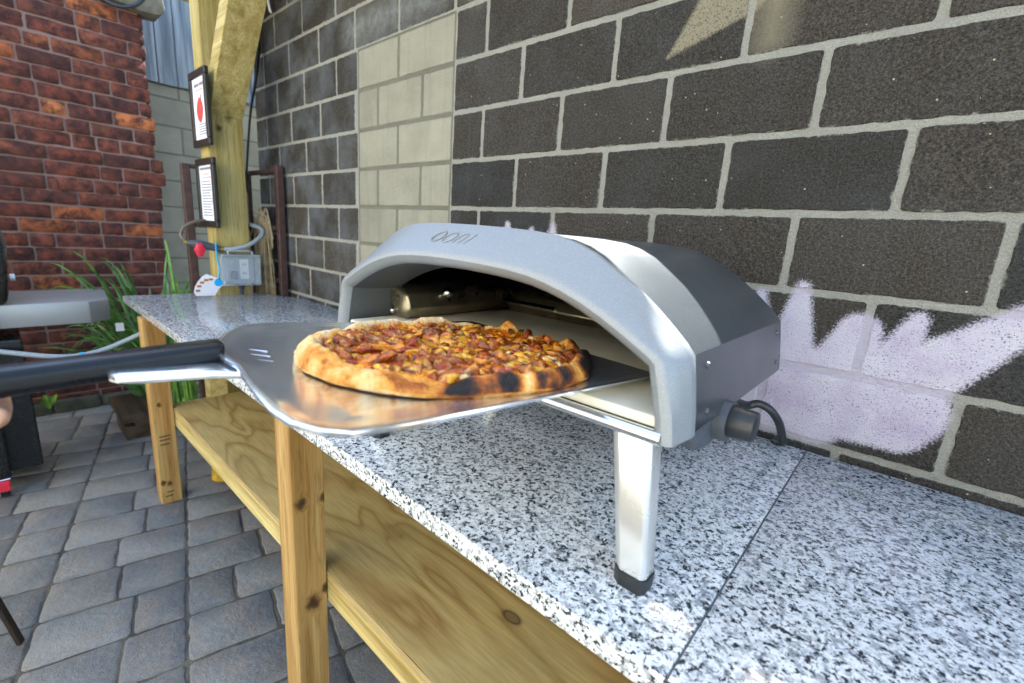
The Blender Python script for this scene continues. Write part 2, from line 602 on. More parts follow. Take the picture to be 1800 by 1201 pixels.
PINE = ((.22, .118, .030), (.37, .235, .085), (.50, .36, .16))
M_LEG = timber('orange_pine', 2, (.175, .080, .016), (.30, .165, .045), (.42, .27, .10), 1.3,
               [(.036, -.735, .695, .012), (.036, -.680, .688, .010), (.036, -.715, .400, .018), (.036, -.683, .425, .010)])
M_LEG2 = timber('orange_pine_far', 2, (.22, .10, .022), (.36, .20, .06), (.46, .30, .11), 4.1,
                [(-1.43, -.745, .11, .010), (-1.43, -.722, .10, .009), (-1.43, -.73, .50, .008)])
M_RAIL = timber('green_tinged_pine', 0, (.30, .21, .065), (.47, .36, .14), (.56, .47, .21), 2.2, (), 1.3)
M_POST = timber('treated_pine_post', 2, (.27, .195, .055), (.40, .31, .105), (.48, .395, .165), 5.5,
                [(-1.84, -.23, 1.88, .022), (-1.84, -.28, 1.80, .014)], 1.4)
M_BRACE = timber('treated_pine_brace', 0, (.28, .20, .055), (.41, .32, .11), (.50, .41, .175), 8.5, (), 1.6)

def plywood():
    t = NT('treated_plywood')
    P = t.pos((1.3, 5.0, 5.0), loc=(.4, .1, 0))
    g = t.noise(P, 1.1, 2, 0.4, 0.9)
    rings = t.math('FRACT', t.math('MULTIPLY', g, 5.5))
    c = t.ramp(rings, [(0.0, (.45, .315, .115)), (0.12, (.32, .19, .06)), (0.30, (.44, .30, .108)), (0.55, (.51, .37, .145)), (0.9, (.48, .345, .13)), (1.0, (.45, .315, .115))])
    c = t.mix(t.math('MULTIPLY', t.ramp(t.noise(t.pos(), 3, 4), [(0.45, 0), (0.65, 1)]), 0.35), c, (.38, .30, .13))
    fine = t.noise(t.pos((10, 160, 160)), 1, 3)
    c = t.mix(1.0, c, t.ramp(fine, [(0.3, .82), (0.7, 1.1)]), 'MULTIPLY')
    P0 = t.pos()
    dv = t.vmath('MULTIPLY', t.vmath('SUBTRACT', P0, (.472, -.44, .470)), (.7, 1.3, 1))
    d = t.vmath('LENGTH', dv)
    c = t.mix(t.ramp(d, [(0.012, 1.0), (0.020, 0.0)]), c, (.20, .13, .05))
    c = t.mix(t.ramp(d, [(0.013, 0.0), (0.0145, .9), (0.018, .5), (0.024, 0.0)]), c, (.03, .016, .010))
    sp = t.math('LESS_THAN', t.voro(P0, 9), 0.012)
    c = t.mix(sp, c, (.03, .02, .012))
    return t.out(c, 0.7, 0, t.bump(fine, 0.2, 0.001), spec=0.3)
M_PLY = plywood()

def ply_edge():
    t = NT('plywood_edge')
    P = t.pos((8, 8, 900))
    c = t.ramp(t.noise(P, 1, 2), [(0.35, (.20, .12, .04)), (0.65, (.46, .35, .16))])
    return t.out(c, 0.7)
M_PLYEDGE = ply_edge()

def weathered():
    t = NT('weathered_grey_wood')
    P = t.pos((18, 18, 1.2))
    g = t.noise(P, 1, 5, 0.6)
    c = t.ramp(g, [(0.3, (.055, .070, .085)), (0.5, (.15, .18, .21)), (0.68, (.29, .33, .36))])
    return t.out(c, 0.85, 0, t.bump(g, 0.6, 0.004))
M_GREYWOOD = weathered()
M_BEAM = simple('weathered_timber', (.13, .115, .085), 0.85, 0, 0.45, 14, 0.5, 80, obj=False)

def shell_paint(name, c0, c1, rough, spark=0.25, metal=0.35, bumpk=0.12):
    t = NT(name)
    P = t.pos()
    f = t.noise(P, 900, 2, 0.8)
    c = t.ramp(f, [(0.32, c0), (0.62, c1), (0.80, tuple(min(1, x * 2.2) for x in c1))])
    sm = t.noise(P, 7, 4)
    r = t.math('ADD', t.math('MULTIPLY', sm, 0.14), rough - 0.07)
    return t.out(c, r, metal, t.bump(f, bumpk, 0.0006), spec=0.5)
M_SHELL = shell_paint('charcoal_powder_coat', (.030, .035, .042), (.095, .106, .120), 0.30, metal=0.45)
M_FASCIA = shell_paint('light_grey_powder_coat', (.175, .187, .200), (.235, .250, .266), 0.40, metal=0.15, bumpk=.05)
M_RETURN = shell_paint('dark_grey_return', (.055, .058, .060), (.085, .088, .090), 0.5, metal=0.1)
M_INSIDE = simple('sooty_black_steel', (.010, .011, .013), 0.32, 0.6, 0.4, 30)
M_LINER = simple('heat_tinted_steel', (.30, .26, .18), 0.30, 0.9, 0.25, 20)
M_STONE = simple('cordierite_stone', (.56, .53, .44), 0.85, 0, 0.10, 25, 0.2, 400, obj=False)
def steel(name, col, rough, streak=(1, 1, 400), an=0.0):
    t = NT(name)
    P = t.pos(streak)
    g = t.noise(P, 1, 3, 0.6)
    c = t.mix(1.0, (col[0], col[1], col[2]), t.ramp(g, [(0.3, .84), (0.7, 1.08)]), 'MULTIPLY')
    r = t.math('ADD', t.math('MULTIPLY', t.noise(t.pos(), 18, 4), 0.12), t.math('MULTIPLY_ADD', g, 0.12, rough - 0.10))
    return t.out(c, r, an or 1.0, t.bump(g, 0.03, 0.0005))
M_STEEL = simple('satin_stainless', (.86, .84, .80), 0.26, 0.80, 0.04, 8)
M_TRAY = steel('polished_steel', (.80, .80, .80), 0.18, (3, 300, 300))
M_ALU = steel('brushed_aluminium', (.82, .86, .92), 0.16, (260, 8, 40), 0.92)
M_BLACKPLASTIC = simple('black_rubber', (.016, .018, .021), 0.42, 0, 0.2, 80, 0.1)
M_HANDLE = simple('black_handle_coat', (.006, .007, .009), 0.30, 0, 0.2, 60, 0.05, 400, spec=0.28)
M_GREYPLASTIC = simple('dark_grey_plastic', (.055, .065, .080), 0.48, 0, 0.1, 60, 0.1)

def ring2d(hw, hh, nw, nh, cut, jit, rr):
    out = []
    for (cx, cy, dx, dy, n) in ((-1, -1, 1, 0, nw), (1, -1, 0, 1, nh), (1, 1, -1, 0, nw), (-1, 1, 0, -1, nh)):
        x0, y0 = cx * hw, cy * hh
        ln = 2 * (hw if dx else hh)
        for k in range(n + 1):
            s = cut + (ln - 2 * cut) * k / n
            j = jit if 0 < k < n else jit * .4
            out.append((x0 + dx * s + rr.uniform(-j, j), y0 + dy * s + rr.uniform(-j, j)))
    return out

# ------------------------------------------------------------------ ground and pavers
gv = [(-60, -60, -.010), (60, -60, -.010), (60, 60, -.010), (-60, 60, -.010)]
ground = obj('ground', gv, [[0, 1, 2, 3]], M_FARPAVE)
ground['kind'] = 'structure'
bed = obj('sand_bed', [(-4.3, -3.0, -.005), (2.2, -3.0, -.005), (2.2, .75, -.005), (-4.3, .75, -.005)], [[0, 1, 2, 3]], M_SAND)
bed['kind'] = 'structure'

U = Vector((.972, -.234, 0)).normalized()      # along the continuous joints
V = Vector((.234, .972, 0)).normalized()
def paver_mesh(w, l, seed):
    rr = random.Random(seed)
    n = []
    hw, hl = w / 2 - .0045, l / 2 - .0045
    ring = ring2d(hw, hl, 6, 6, .009, .0034, rr)
    N = len(ring)
    vs = [(x, y, -.03) for x, y in ring] + [(x, y, -.004) for x, y in ring]
    vs += [(x * (1 - .0055 / hw), y * (1 - .0055 / hl), rr.uniform(-.0008, .0004)) for x, y in ring]
    fs = []
    for a in (0, N):
        for k in range(N):
            fs.append([a + k, a + (k + 1) % N, a + N + (k + 1) % N, a + N + k])
    fs.append([2 * N + k for k in range(N)])
    me = bpy.data.meshes.new('paver')
    me.from_pydata(vs, [], fs)
    me.polygons.foreach_set('use_smooth', [True] * len(me.polygons))
    me.set_sharp_from_angle(angle=R(55))
    me.materials.append(M_PAVER)
    return me
ROW = .2055
splits = [(.26, .15), (.15, .26), (.205, .205), (.24, .17), (.28, .13), (.18, .23)]
pm_cache = {}
ang = math.atan2(U.y, U.x)
cnt = 0
v0 = -.979      # line B
for bi in range(-4, 3):
    for ri in range(-8, 16):
        u0 = -1.225 + .0 + ri * ROW       # along U, lower edge of row
        u_c = u0 + ROW / 2
        sp = random.Random(bi * 91 + ri * 7).choice(splits)
        acc = 0
        for L in sp:
            vc = v0 + bi * .41 + acc + L / 2
            acc += L
            c = U * u_c + V * vc
            if not (-3.12 < c.x < .75 and -1.95 < c.y < -.05):
                continue
            if c.x > -.55 and c.y < -1.45:
                continue
            key = (round(L, 3), random.Random(cnt).randrange(3))
            if key not in pm_cache:
                pm_cache[key] = paver_mesh(ROW, L, hash(key) % 1000)
            o = bpy.data.objects.new('paver', pm_cache[key])
            COL.objects.link(o)
            o.parent = ground
            o.location = (c.x, c.y, random.uniform(-.0015, .0015))
            o.rotation_euler = (random.uniform(-.004, .004), random.uniform(-.004, .004), ang)
            cnt += 1

# ------------------------------------------------------------------ dark block wall
BW, BH = .32512, .16256
Z0 = 1.44          # bed joint that runs level with the eye of the camera
wall = thing('block_wall', 'long dark cinder block wall with pale mortar, a pale infill panel and lavender painted crowns', 'wall', (0, 0, 0))
J = .0155
def block_mesh(w, h, seed, mat, jit=.0016, d=.09, bv=.0022, per=14):
    rr = random.Random(seed)
    hw, hh = w / 2 - J / 2, h / 2 - J / 2
    ring = ring2d(hw, hh, per, max(3, per // 2), .004, jit, rr)
    N = len(ring)
    vs = [(x, d, z) for x, z in ring] + [(x, bv, z) for x, z in ring]
    vs += [(x * (1 - bv / hw), rr.uniform(-.0004, .0004), z * (1 - bv / hh)) for x, z in ring]
    fs = []
    for a in (0, N):
        for k in range(N):
            fs.append([a + k, a + (k + 1) % N, a + N + (k + 1) % N, a + N + k])
    fs.append([2 * N + k for k in range(N)])
    me = bpy.data.meshes.new('block')
    me.from_pydata(vs, [], fs)
    me.materials.append(mat)
    return me
bcache = {}
def put_block(x0, x1, z0, z1, mat, tagk, parent=None, name='block'):
    w, h = round(x1 - x0, 3), round(z1 - z0, 3)
    key = (w, h, tagk, random.randrange(4))
    if key not in bcache:
        bcache[key] = block_mesh(w, h, hash((w, h, key[3])) % 9999, mat, .0019 if tagk == 'd' else .0008)
    o = bpy.data.objects.new(name, bcache[key])
    COL.objects.link(o)
    o.parent = parent or wall
    o.location = ((x0 + x1) / 2, random.uniform(-.0012, .0012), (z0 + z1) / 2)
    return o
WX0, WX1 = -2.10, 2.05
PX0, PX1 = -.955, -.318
k_lo, k_hi = -9, 11
XS, ZR = BW / 2, 2.010        # right of XS the unseen wall top is cut lower to admit sun
for k in range(k_lo, k_hi):
    z0, z1 = Z0 + k * BH, Z0 + (k + 1) * BH
    offs = 0.0 if (k % 2 == 0) else BW / 2
    if z1 < .02:
        continue
    z0 = max(z0, .0)
    right_top = k >= 4                    # out-of-frame right-hand top lowered to let the sun strip in
    zfull = z1
    x = -BW * 8 + offs
    while x < WX1:
        a, b = max(x, WX0), min(x + BW, WX1)
        x += BW
        if b - a < .03:
            continue
        if right_top and a > XS - .02:
            continue
        if right_top and b > XS:
            b = XS
            if b - a < .03:
                continue
        if k < 4:
            segs = []
            if b <= PX0 or a >= PX1:
                segs = [(a, b)]
            else:
                if a < PX0 - .03:
                    segs.append((a, PX0))
                if b > PX1 + .03:
                    segs.append((PX1, b))
        else:
            segs = [(a, b)]
        for (s, e) in segs:
            put_block(s, e, z0, ZR if (k == 3 and s > XS - .01) else z1, M_BLOCK, 'd')
    if k < 4:
        xs = [PX0, PX0 + .30, PX1] if k % 2 else [PX0, PX0 + .155, PX0 + .455, PX1]
        for s, e in zip(xs[:-1], xs[1:]):
            o = put_block(s, e, z0, z1, M_INFILL, 'i')
            o.location.y += .003
ztop_r = Z0 + 4 * BH
ztop_l = Z0 + k_hi * BH
mv, mf = join([box_data((WX0, .0032, 0), (PX0, .12, ztop_l - .002)), box_data((PX0, .0032, ztop_r), (PX1, .12, ztop_l - .002)), box_data((PX1, .0032, 0), (XS, .12, ztop_l - .002)),
               box_data((XS, .0032, 0), (WX1, .12, ZR - .002))])
obj('mortar', mv, mf, M_MORTAR, wall)
box('infill_mortar', (PX0 + .0005, .0055, 0), (PX1 - .0005, .12, ztop_r - .0005), M_MORTAR2, wall)

# ------------------------------------------------------------------ brick wall
bwall = thing('brick_wall', 'old red brick wall with a ragged right edge behind the grill', 'wall', (-3.13, 0, 0))
CH, CL = .0893, .2405
def brick_mesh(l, seed, jit=.0034):
    rr = random.Random(seed)
    hl, hh = l / 2 - .0055, CH / 2 - .0055
    ring = ring2d(hl, hh, 4, 2, .005, jit, rr)
    N = len(ring)
    vs = [(-.10, y, z) for y, z in ring] + [(-.004, y, z) for y, z in ring]
    vs += [(rr.uniform(-.0015, .001), y * (1 - .004 / hl), z * (1 - .004 / hh)) for y, z in ring]
    fs = []
    for a in (0, N):
        for k in range(N):
            fs.append([a + k, a + (k + 1) % N, a + N + (k + 1) % N, a + N + k])
    fs.append([2 * N + k for k in range(N)])
    me = bpy.data.meshes.new('brick')
    me.from_pydata(vs, [], fs)
    me.polygons.foreach_set('use_smooth', [True] * len(me.polygons))
    me.set_sharp_from_angle(angle=R(50))
    me.materials.append(M_BRICK)
    return me
brc = {}
ncourse = 31
for k in range(ncourse):
    zc = .02 + CH * (k + .5) + random.uniform(-.002, .002)
    end = -.285 + random.uniform(-.012, .012) + (.035 if k in (17, 18) else 0)
    first = [.12, .235, .085, .20][k % 4] + random.uniform(-.02, .02)
    y = end
    L = first
    while y > -1.95:
        L2 = round(L / .01) * .01
        key = (L2, random.randrange(3))
        if key not in brc:
            brc[key] = brick_mesh(L2, hash(key) % 9999)
        o = bpy.data.objects.new('brick', brc[key])
        COL.objects.link(o)
        o.parent = bwall
        o.location = (random.uniform(-.004, .005), y - L2 / 2, zc)
        o.rotation_euler = (random.uniform(-.012, .012), 0, random.uniform(-.008, .008))
        y -= L2
        L = CL + random.uniform(-.02, .02)
        if random.random() < .13:
            L = .115
box('mortar', (-3.28, -1.95, 0), (-3.1365, -.315, .02 + CH * ncourse), M_BRICKMORTAR, bwall)
# mossy footing course
M_FOOT = simple('mossy_stone', (.055, .058, .040), 0.9, 0, 0.5, 12, 0.6, 60, obj=False)
yy = -1.9
while yy < -.35:
    L = random.uniform(.22, .34)
    vs, fs = box_data((-3.12, yy + .006, 0), (-3.075 + random.uniform(-.008, .008), yy + L - .006, .075 + random.uniform(-.01, .01)), .010, 2)
    obj('footing_stone', vs, fs, M_FOOT, bwall, 40)
    yy += L

# weathered beam end resting on the brick wall, and the cable in front of it
vs, fs = bevel_data(*prism_data([(-.62, 2.655), (-.30, 2.615), (-.205, 2.625), (-.175, 2.665), (-.20, 2.90), (-.62, 2.93)], 'x', -3.24, -3.06), .012, 2)
tag(obj('timber_beam', vs, fs, M_BEAM, None, 35), 'weathered grey beam end on top of the brick wall at its right edge', 'beam')
cb = tube('cable', [(-3.10, -.60, 2.78), (-3.075, -.52, 2.64), (-3.055, -.43, 2.600), (-3.050, -.33, 2.645), (-3.06, -.25, 2.76)], .010,
          simple('black_cable', (.02, .025, .035), 0.5), None, 8)
tag(cb, 'dark cable sagging in front of the beam above the brick wall', 'cable')

# ------------------------------------------------------------------ beige back wall with weathered planks
back = thing('back_wall', 'beige concrete block wall with weathered grey planks above it behind the post', 'wall', (-3.6, 0, 0))
M_BEIGE = block_material('beige_concrete_block', False)
def xblock(y0, y1, z0, z1):
    vs, fs = box_data((-3.70, y0 + .005, z0 + .005), (-3.60 + random.uniform(-.001, .001), y1 - .005, z1 - .005), .004, 1)
    obj('block', vs, fs, M_BEIGE, back)
k = 0
z = -.03
while z < 2.30:
    z1 = min(z + .205, 2.315)
    y = -.62 + (.2 if k % 2 else 0)
    xblock(max(y - .2, -.62), y, max(z, 0), z1) if k % 2 else None
    while y < .92:
        xblock(y, min(y + .41, .94), max(z, 0), z1)
        y += .41
    z = z1
    k += 1
box('mortar', (-3.72, -.62, 0), (-3.604, .94, 2.315), M_MORTAR2, back)
y = -.62
while y < .94:
    w = random.uniform(.10, .15)
    vs, fs = box_data((-3.60 - random.uniform(.0, .012), y + .003, 2.318 + random.uniform(-.01, .01)), (-3.575 + random.uniform(-.006, .006), min(y + w, .95) - .003, 4.0), .004)
    obj('plank', vs, fs, M_GREYWOOD, back)
    y += w
box('plank_backing', (-3.70, -.62, 2.32), (-3.615, .94, 3.98), M_GREYWOOD, back)
# unseen wall added to block sun through the alley behind the dark blocks
side = thing('sun_block_wall', 'unseen concrete wall added to block sun through the narrow gap behind the post', 'wall', (-2.8, .95, 0))
box('face', (-3.60, .955, 0), (-2.0, 1.10, 4.0), M_BEIGE, side)

# ------------------------------------------------------------------ unseen roof over the counter, shaped to shade it and pass a sun slit
roof = thing('shade_roof', 'unseen timber roof on the pine post, shaped to shade the counter and pass a sun slit', 'roof', (-1.9, -.25, 2.6))
box('eaves_beam', (XS + .004, -.02, 2.275), (2.3, .05, 2.45), M_RAIL, roof, .004)  # underside height set to trim the front of the sun slit
for i in range(5):
    y1 = .06 - i * .125
    vs, fs = box_data((-2.35, y1 - .122, 2.79), (2.35, y1, 2.815), .002)
    obj('roof_board', vs, fs, M_GREYWOOD, roof)
for x in (-1.90, -.9, .1, 1.1, 2.1):
    box('rafter', (x - .022, -.60, 2.65), (x + .022, .06, 2.788), M_RAIL, roof, .003)
box('purlin', (-2.3, -.30, 2.50), (2.3, -.21, 2.648), M_RAIL, roof, .004)
for x in (.23, 1.5):
    box('wall_strut', (x - .03, .0, ZR + .002), (x + .03, .045, 2.274), M_RAIL, roof, .003)
box('back_rail', (XS + .004, .0, 2.452), (2.3, .05, 2.648), M_RAIL, roof, .004)

# ------------------------------------------------------------------ house added unseen behind the camera to bounce warm sunlight onto the counter
M_RENDER = simple('cream_render', (.50, .46, .38), .9, 0, .08, 3, .3, 60, obj=False)
M_PANE = simple('dark_window_glass', (.02, .025, .03), .08, 0, .1, 5)
M_WHITEPAINT = simple('white_window_paint', (.75, .75, .72), .5, 0, .05, 20)
house = thing('fill_light_house', 'unseen cream rendered house added behind the camera to bounce warm light onto the counter', 'house', (0, -5.0, 0))
box('wall', (-7.0, -5.4, 0), (7.0, -5.0, 4.2), M_RENDER, house)
box('coping', (-7.05, -5.45, 4.2), (7.05, -4.93, 4.32), M_WHITEPAINT, house, .01)
for x in (-4.6, -1.7, 1.2, 4.1):
    w_ = box('window', (x - .55, -5.01, 1.1), (x + .55, -4.96, 2.6), M_WHITEPAINT, house, .01)
    box('pane', (x - .47, -4.959, 1.18), (x - .03, -4.95, 2.52), M_PANE, w_)
    box('pane', (x + .03, -4.959, 1.18), (x + .47, -4.95, 2.52), M_PANE, w_)
    box('sill', (x - .62, -5.0, 1.02), (x + .62, -4.88, 1.098), M_WHITEPAINT, w_, .008)

# ------------------------------------------------------------------ timber post with brace
post = thing('timber_post', 'greenish treated pine post with a diagonal brace at the far end of the counter', 'post', (-1.905, -.25, 0))
box('post_shaft', (-1.970, -.335, 0), (-1.840, -.165, 2.498), M_POST, post, .004)
vs, fs = bevel_data(*prism_data([(-1.8395, 1.865), (-1.310, 2.498), (-1.430, 2.498), (-1.8395, 2.020)], 'y', -.318, -.163), .003)
obj('brace', vs, fs, M_BRACE, post)

# ------------------------------------------------------------------ counter
ctr = thing('counter', 'long granite topped pine counter with a plywood shelf along the block wall', 'counter', (-.2, -.38, 0))
CT = .933
YF = -.764
slab1 = [(-1.935, YF + .025), (.9241, YF), (.9241, -.010), (-1.58, -.010), (-1.66, -.068), (-1.832, -.118), (-1.832, -.158), (-1.832, -.342), (-1.918, -.342)]
vs, fs = bevel_data(*prism_data(slab1, 'z', CT - .032, CT), .0022, 2)
s1 = obj('granite_slab', vs, fs, M_GRANITE, ctr, 40)
s1['label'] = 'long left granite slab under the pizza oven'
vs, fs = box_data((.9259, YF, CT - .032), (2.02, -.010, CT), .0022, 2)
s2 = obj('granite_slab', vs, fs, M_GRANITE, ctr, 40)
s2['label'] = 'bare right granite slab past the seam'
M_SEAM = simple('grey_seam_filler', (.10, .11, .12), 0.7)
box('seam_filler', (.9242, YF + .004, CT - .03), (.9258, -.012, CT - .0012), M_SEAM, ctr)
box('leg', (-.046, -.757, 0), (.036, -.677, CT - .034), M_LEG, ctr, .003, 2)
lg2 = box('leg', (-1.513, -.757, 0), (-1.431, -.677, CT - .034), M_LEG2, ctr, .003, 2)
box('leg', (1.40, -.757, 0), (1.48, -.677, CT - .034), M_LEG2, ctr, .003, 2)
bl = box('leg', (-1.570, -.510, .08), (-1.490, -.430, CT - .034), M_RAIL, ctr, .003, 2)
vs, fs = cyl_data((-1.53, -.47, 0), (-1.53, -.47, .085), .055, .050, 18)
ft = obj('foot', vs, fs, simple('yellow_painted_timber', (.50, .30, .02), 0.6, 0, .35, 40), ctr, 50)
ft['label'] = 'yellow rounded foot of the rear leg'
for x in (-.04, 1.44):
    box('leg', (x - .04, -.10, 0), (x + .04, -.02, CT - .034), M_RAIL, ctr, .003, 2)
box('apron_rail', (-1.43, -.672, .845), (2.0, -.635, CT - .034), M_RAIL, ctr, .003)
SH = .470
box('shelf', (-1.50, -.672, SH - .018), (2.0, -.03, SH), M_PLY, ctr, .001)
box('shelf_edge_ply', (-1.50, -.6745, SH - .0175), (2.0, -.6722, SH - .0005), M_PLYEDGE, ctr)
box('shelf_rail', (-1.50, -.674, SH - .093), (2.0, -.636, SH - .0195), M_RAIL, ctr, .003, 2)
box('shelf_side_rail', (-1.50, -.634, SH - .093), (-1.462, -.03, SH - .0195), M_RAIL, ctr, .003)
# small cleat on the outside of the far leg, its printed grade stamp
box('cleat', (-1.530, -.752, .40), (-1.5135, -.690, .49), M_RAIL, ctr, .002)
M_STAMP = simple('faded_ink', (.07, .035, .015), .8)
for (zz, ya, yb) in ((.340, -.742, -.700), (.322, -.742, -.700), (.300, -.742, -.705), (.055, -.735, -.708), (.035, -.742, -.712)):
    box('grade_stamp', (-1.4309, ya, zz), (-1.4305, yb, zz + .006), M_STAMP, lg2)

# ------------------------------------------------------------------ pizza oven
CX = .515
oven = thing('pizza_oven', 'grey portable gas pizza oven with a wide arched mouth on the granite counter', 'pizza oven', (CX, -.43, CT))
TILT = -.018
def full(half):
    l = [(-x, z) for x, z in half[::-1] if x > 1e-6]
    return [(CX + x, z + TILT * x) for x, z in l + half]
O = [(0, 1.361), (.06, 1.3605), (.11, 1.3590), (.15, 1.3555), (.180, 1.349), (.210, 1.338), (.242, 1.3205), (.273, 1.3025), (.300, 1.283), (.323, 1.264), (.338, 1.2505), (.347, 1.240), (.352, 1.212), (.357, 1.180), (.360, 1.150)]
L = [(0, 1.3225), (.06, 1.3215), (.105, 1.3195), (.142, 1.3160), (.170, 1.3110), (.198, 1.304), (.230, 1.2935), (.260, 1.281), (.286, 1.2685), (.309, 1.2565), (.325, 1.248), (.336, 1.238), (.344, 1.210), (.352, 1.178), (.357, 1.148)]
def inset2(P, d):
    out = []
    for i, (x, z) in enumerate(P):
        x0, z0 = P[i - 1] if i else (-P[1][0], P[1][1])
        x1, z1 = P[i + 1] if i < len(P) - 1 else (x, z - .03)
        tx, tz = x1 - x0, z1 - z0
        l = math.hypot(tx, tz)
        out.append((x + tz / l * d if i else 0.0, z - tx / l * d))
    return out
def loft(loops, ys, close_first=False, close_last=False):
    vs, fs = [], []
    n = len(loops[0])
    for lp, yv in zip(loops, ys):
        vs += [(x, yv, z) for x, z in lp]
    for a in range(len(loops) - 1):
        for k in range(n - 1):
            fs.append([a * n + k, (a + 1) * n + k, (a + 1) * n + k + 1, a * n + k + 1])
    if close_first:
        fs.append(list(range(n)))
    if close_last:
        b = (len(loops) - 1) * n
        fs.append([b + k for k in range(n)][::-1])
    return vs, fs
# outer shell
So = full(O)
Oc = full(inset2(O, .012))
Od = full(inset2(O, .030))
vs, fs = loft([So, So, So, Oc, Od], [-.655, -.50, -.212, -.200, -.196], False, True)
n = len(So)
# underside of the shell
b0 = len(vs)
vs += [(CX - .335, -.655, 1.138), (CX + .335, -.655, 1.138), (CX + .335, -.212, 1.138), (CX - .335, -.212, 1.138)]
fs += [[0, 2 * n, b0 + 3, b0], [n - 1, b0 + 1, b0 + 2, 3 * n - 1], [b0, b0 + 3, b0 + 2, b0 + 1], [2 * n, 3 * n, 4 * n, 5 * n - 1, 4 * n - 1, 3 * n - 1, b0 + 2, b0 + 3]]
shell = obj('shell', vs, fs, M_SHELL, oven, 24)
# fascia: inner tunnel, rounded lip, sloping face, step down to the shell
def lerp(A, B, t):
    return [(a[0] + (b[0] - a[0]) * t, a[1] + (b[1] - a[1]) * t) for a, b in zip(A, B)]
Oup = inset2(O, -.004)
I1 = inset2(L, .026)
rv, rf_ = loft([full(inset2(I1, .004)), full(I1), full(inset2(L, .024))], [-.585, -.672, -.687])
loops = [(I1, -.6715), (inset2(L, .0235), -.6885), (inset2(L, .018), -.6975), (inset2(L, .010), -.7015), (inset2(L, .004), -.7005), (lerp(L, Oup, .06), -.6965),
         (lerp(L, Oup, .5), -.679), (lerp(L, Oup, .92), -.6630), (Oup, -.6595), (Oup, -.650), (inset2(O, -.001), -.648), (inset2(O, .002), -.645)]
vs, fs = loft([full(a) for a, _ in loops], [b for _, b in loops])
n = len(full(O))
m = len(loops)
fs.append([k * n for k in range(0, m)])
fs.append([k * n + n - 1 for k in range(0, m)][::-1])
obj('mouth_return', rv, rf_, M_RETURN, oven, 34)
fascia = obj('fascia', [(x, y, z) for x, y, z in vs], fs, M_FASCIA, oven, 34)
# raised lettering on the fascia: slanted o o n i strokes
def fasc(u, s):
    """u across (m from the centre), s 0..1 up the sloping face; returns point just on it"""
    zl = 1.3225 + (1.3615 - 1.3225) * s
    yl = -.6965 + (-.6615 + .6965) * s
    return Vector((CX + u, yl - .0012, zl + .0012 + TILT * u))
def stroke(parent, pts, r=.0011):
    vs, fs = tube_data(catmull(pts, 6), r, 6)
    return obj('letter', vs, fs, M_FASCIA, parent, 60)
def ell(cu, cs, ru, rs, sl):
    return [(cu + ru * math.cos(a) + sl * math.sin(a) * rs, cs + rs * math.sin(a)) for a in [2 * math.pi * k / 12 for k in range(13)]]
slant = .035
for cu in (-.062, -.035):
    stroke(fascia, [fasc(u, s) for u, s in ell(cu, .50, .0105, .20, slant)])
stroke(fascia, [fasc(u + slant * (s - .5), s) for u, s in ((-.0165, .30), (-.0165, .60), (-.010, .70), (-.0035, .62), (-.0035, .30))])
stroke(fascia, [fasc(u + slant * (s - .5), s) for u, s in ((.0095, .30), (.0095, .50), (.0095, .70))])
for (yy, zz) in ((-.60, 1.165), (-.60, 1.222), (-.245, 1.170), (-.245, 1.222)):
    xx = CX + .3475 + (1.240 - zz) * .145
    vs, fs = cyl_data((xx - .002, yy, zz + TILT * .35), (xx + .0026, yy, zz + TILT * .35), .0050, .0040, 14)
    obj('screw', vs, fs, M_SHELL, shell, 40)
# interior
In = full(inset2(I1, .006))
I2 = full(inset2(O, .016))
lin = [(CX + (x - CX) * .97, max(z, 1.150)) for x, z in I2]
vs, fs = loft([I2, I2], [-.640, -.235], False, True)
obj('inner_liner', vs, [f[::-1] for f in fs], M_INSIDE, oven, 40)
ring_v, ring_f = loft([full(inset2(I1, .004)), I2], [-.586, -.588])
obj('liner_flange', ring_v, [f for f in ring_f], M_INSIDE, oven, 40)
STZ = 1.168
vs, fs = bevel_data(*prism_data([(CX - .318, -.692), (CX + .338, -.692), (CX + .338, -.26), (CX - .318, -.26)], 'z', STZ - .014, STZ), .003, 2)
obj('baking_stone', vs, fs, M_STONE, oven, 40)
# tray under the stone with its bright rolled front edge
box('tray', (CX - .334, -.690, 1.141), (CX + .334, -.240, 1.1525), M_INSIDE, oven, .002)
ev, ef = tube_data([(CX - .333, -.698, 1.1470 - TILT * -.0), (CX + .345, -.698, 1.1470)], .0085, 12)
obj('tray_edge', ev, ef, M_TRAY, oven, 60)
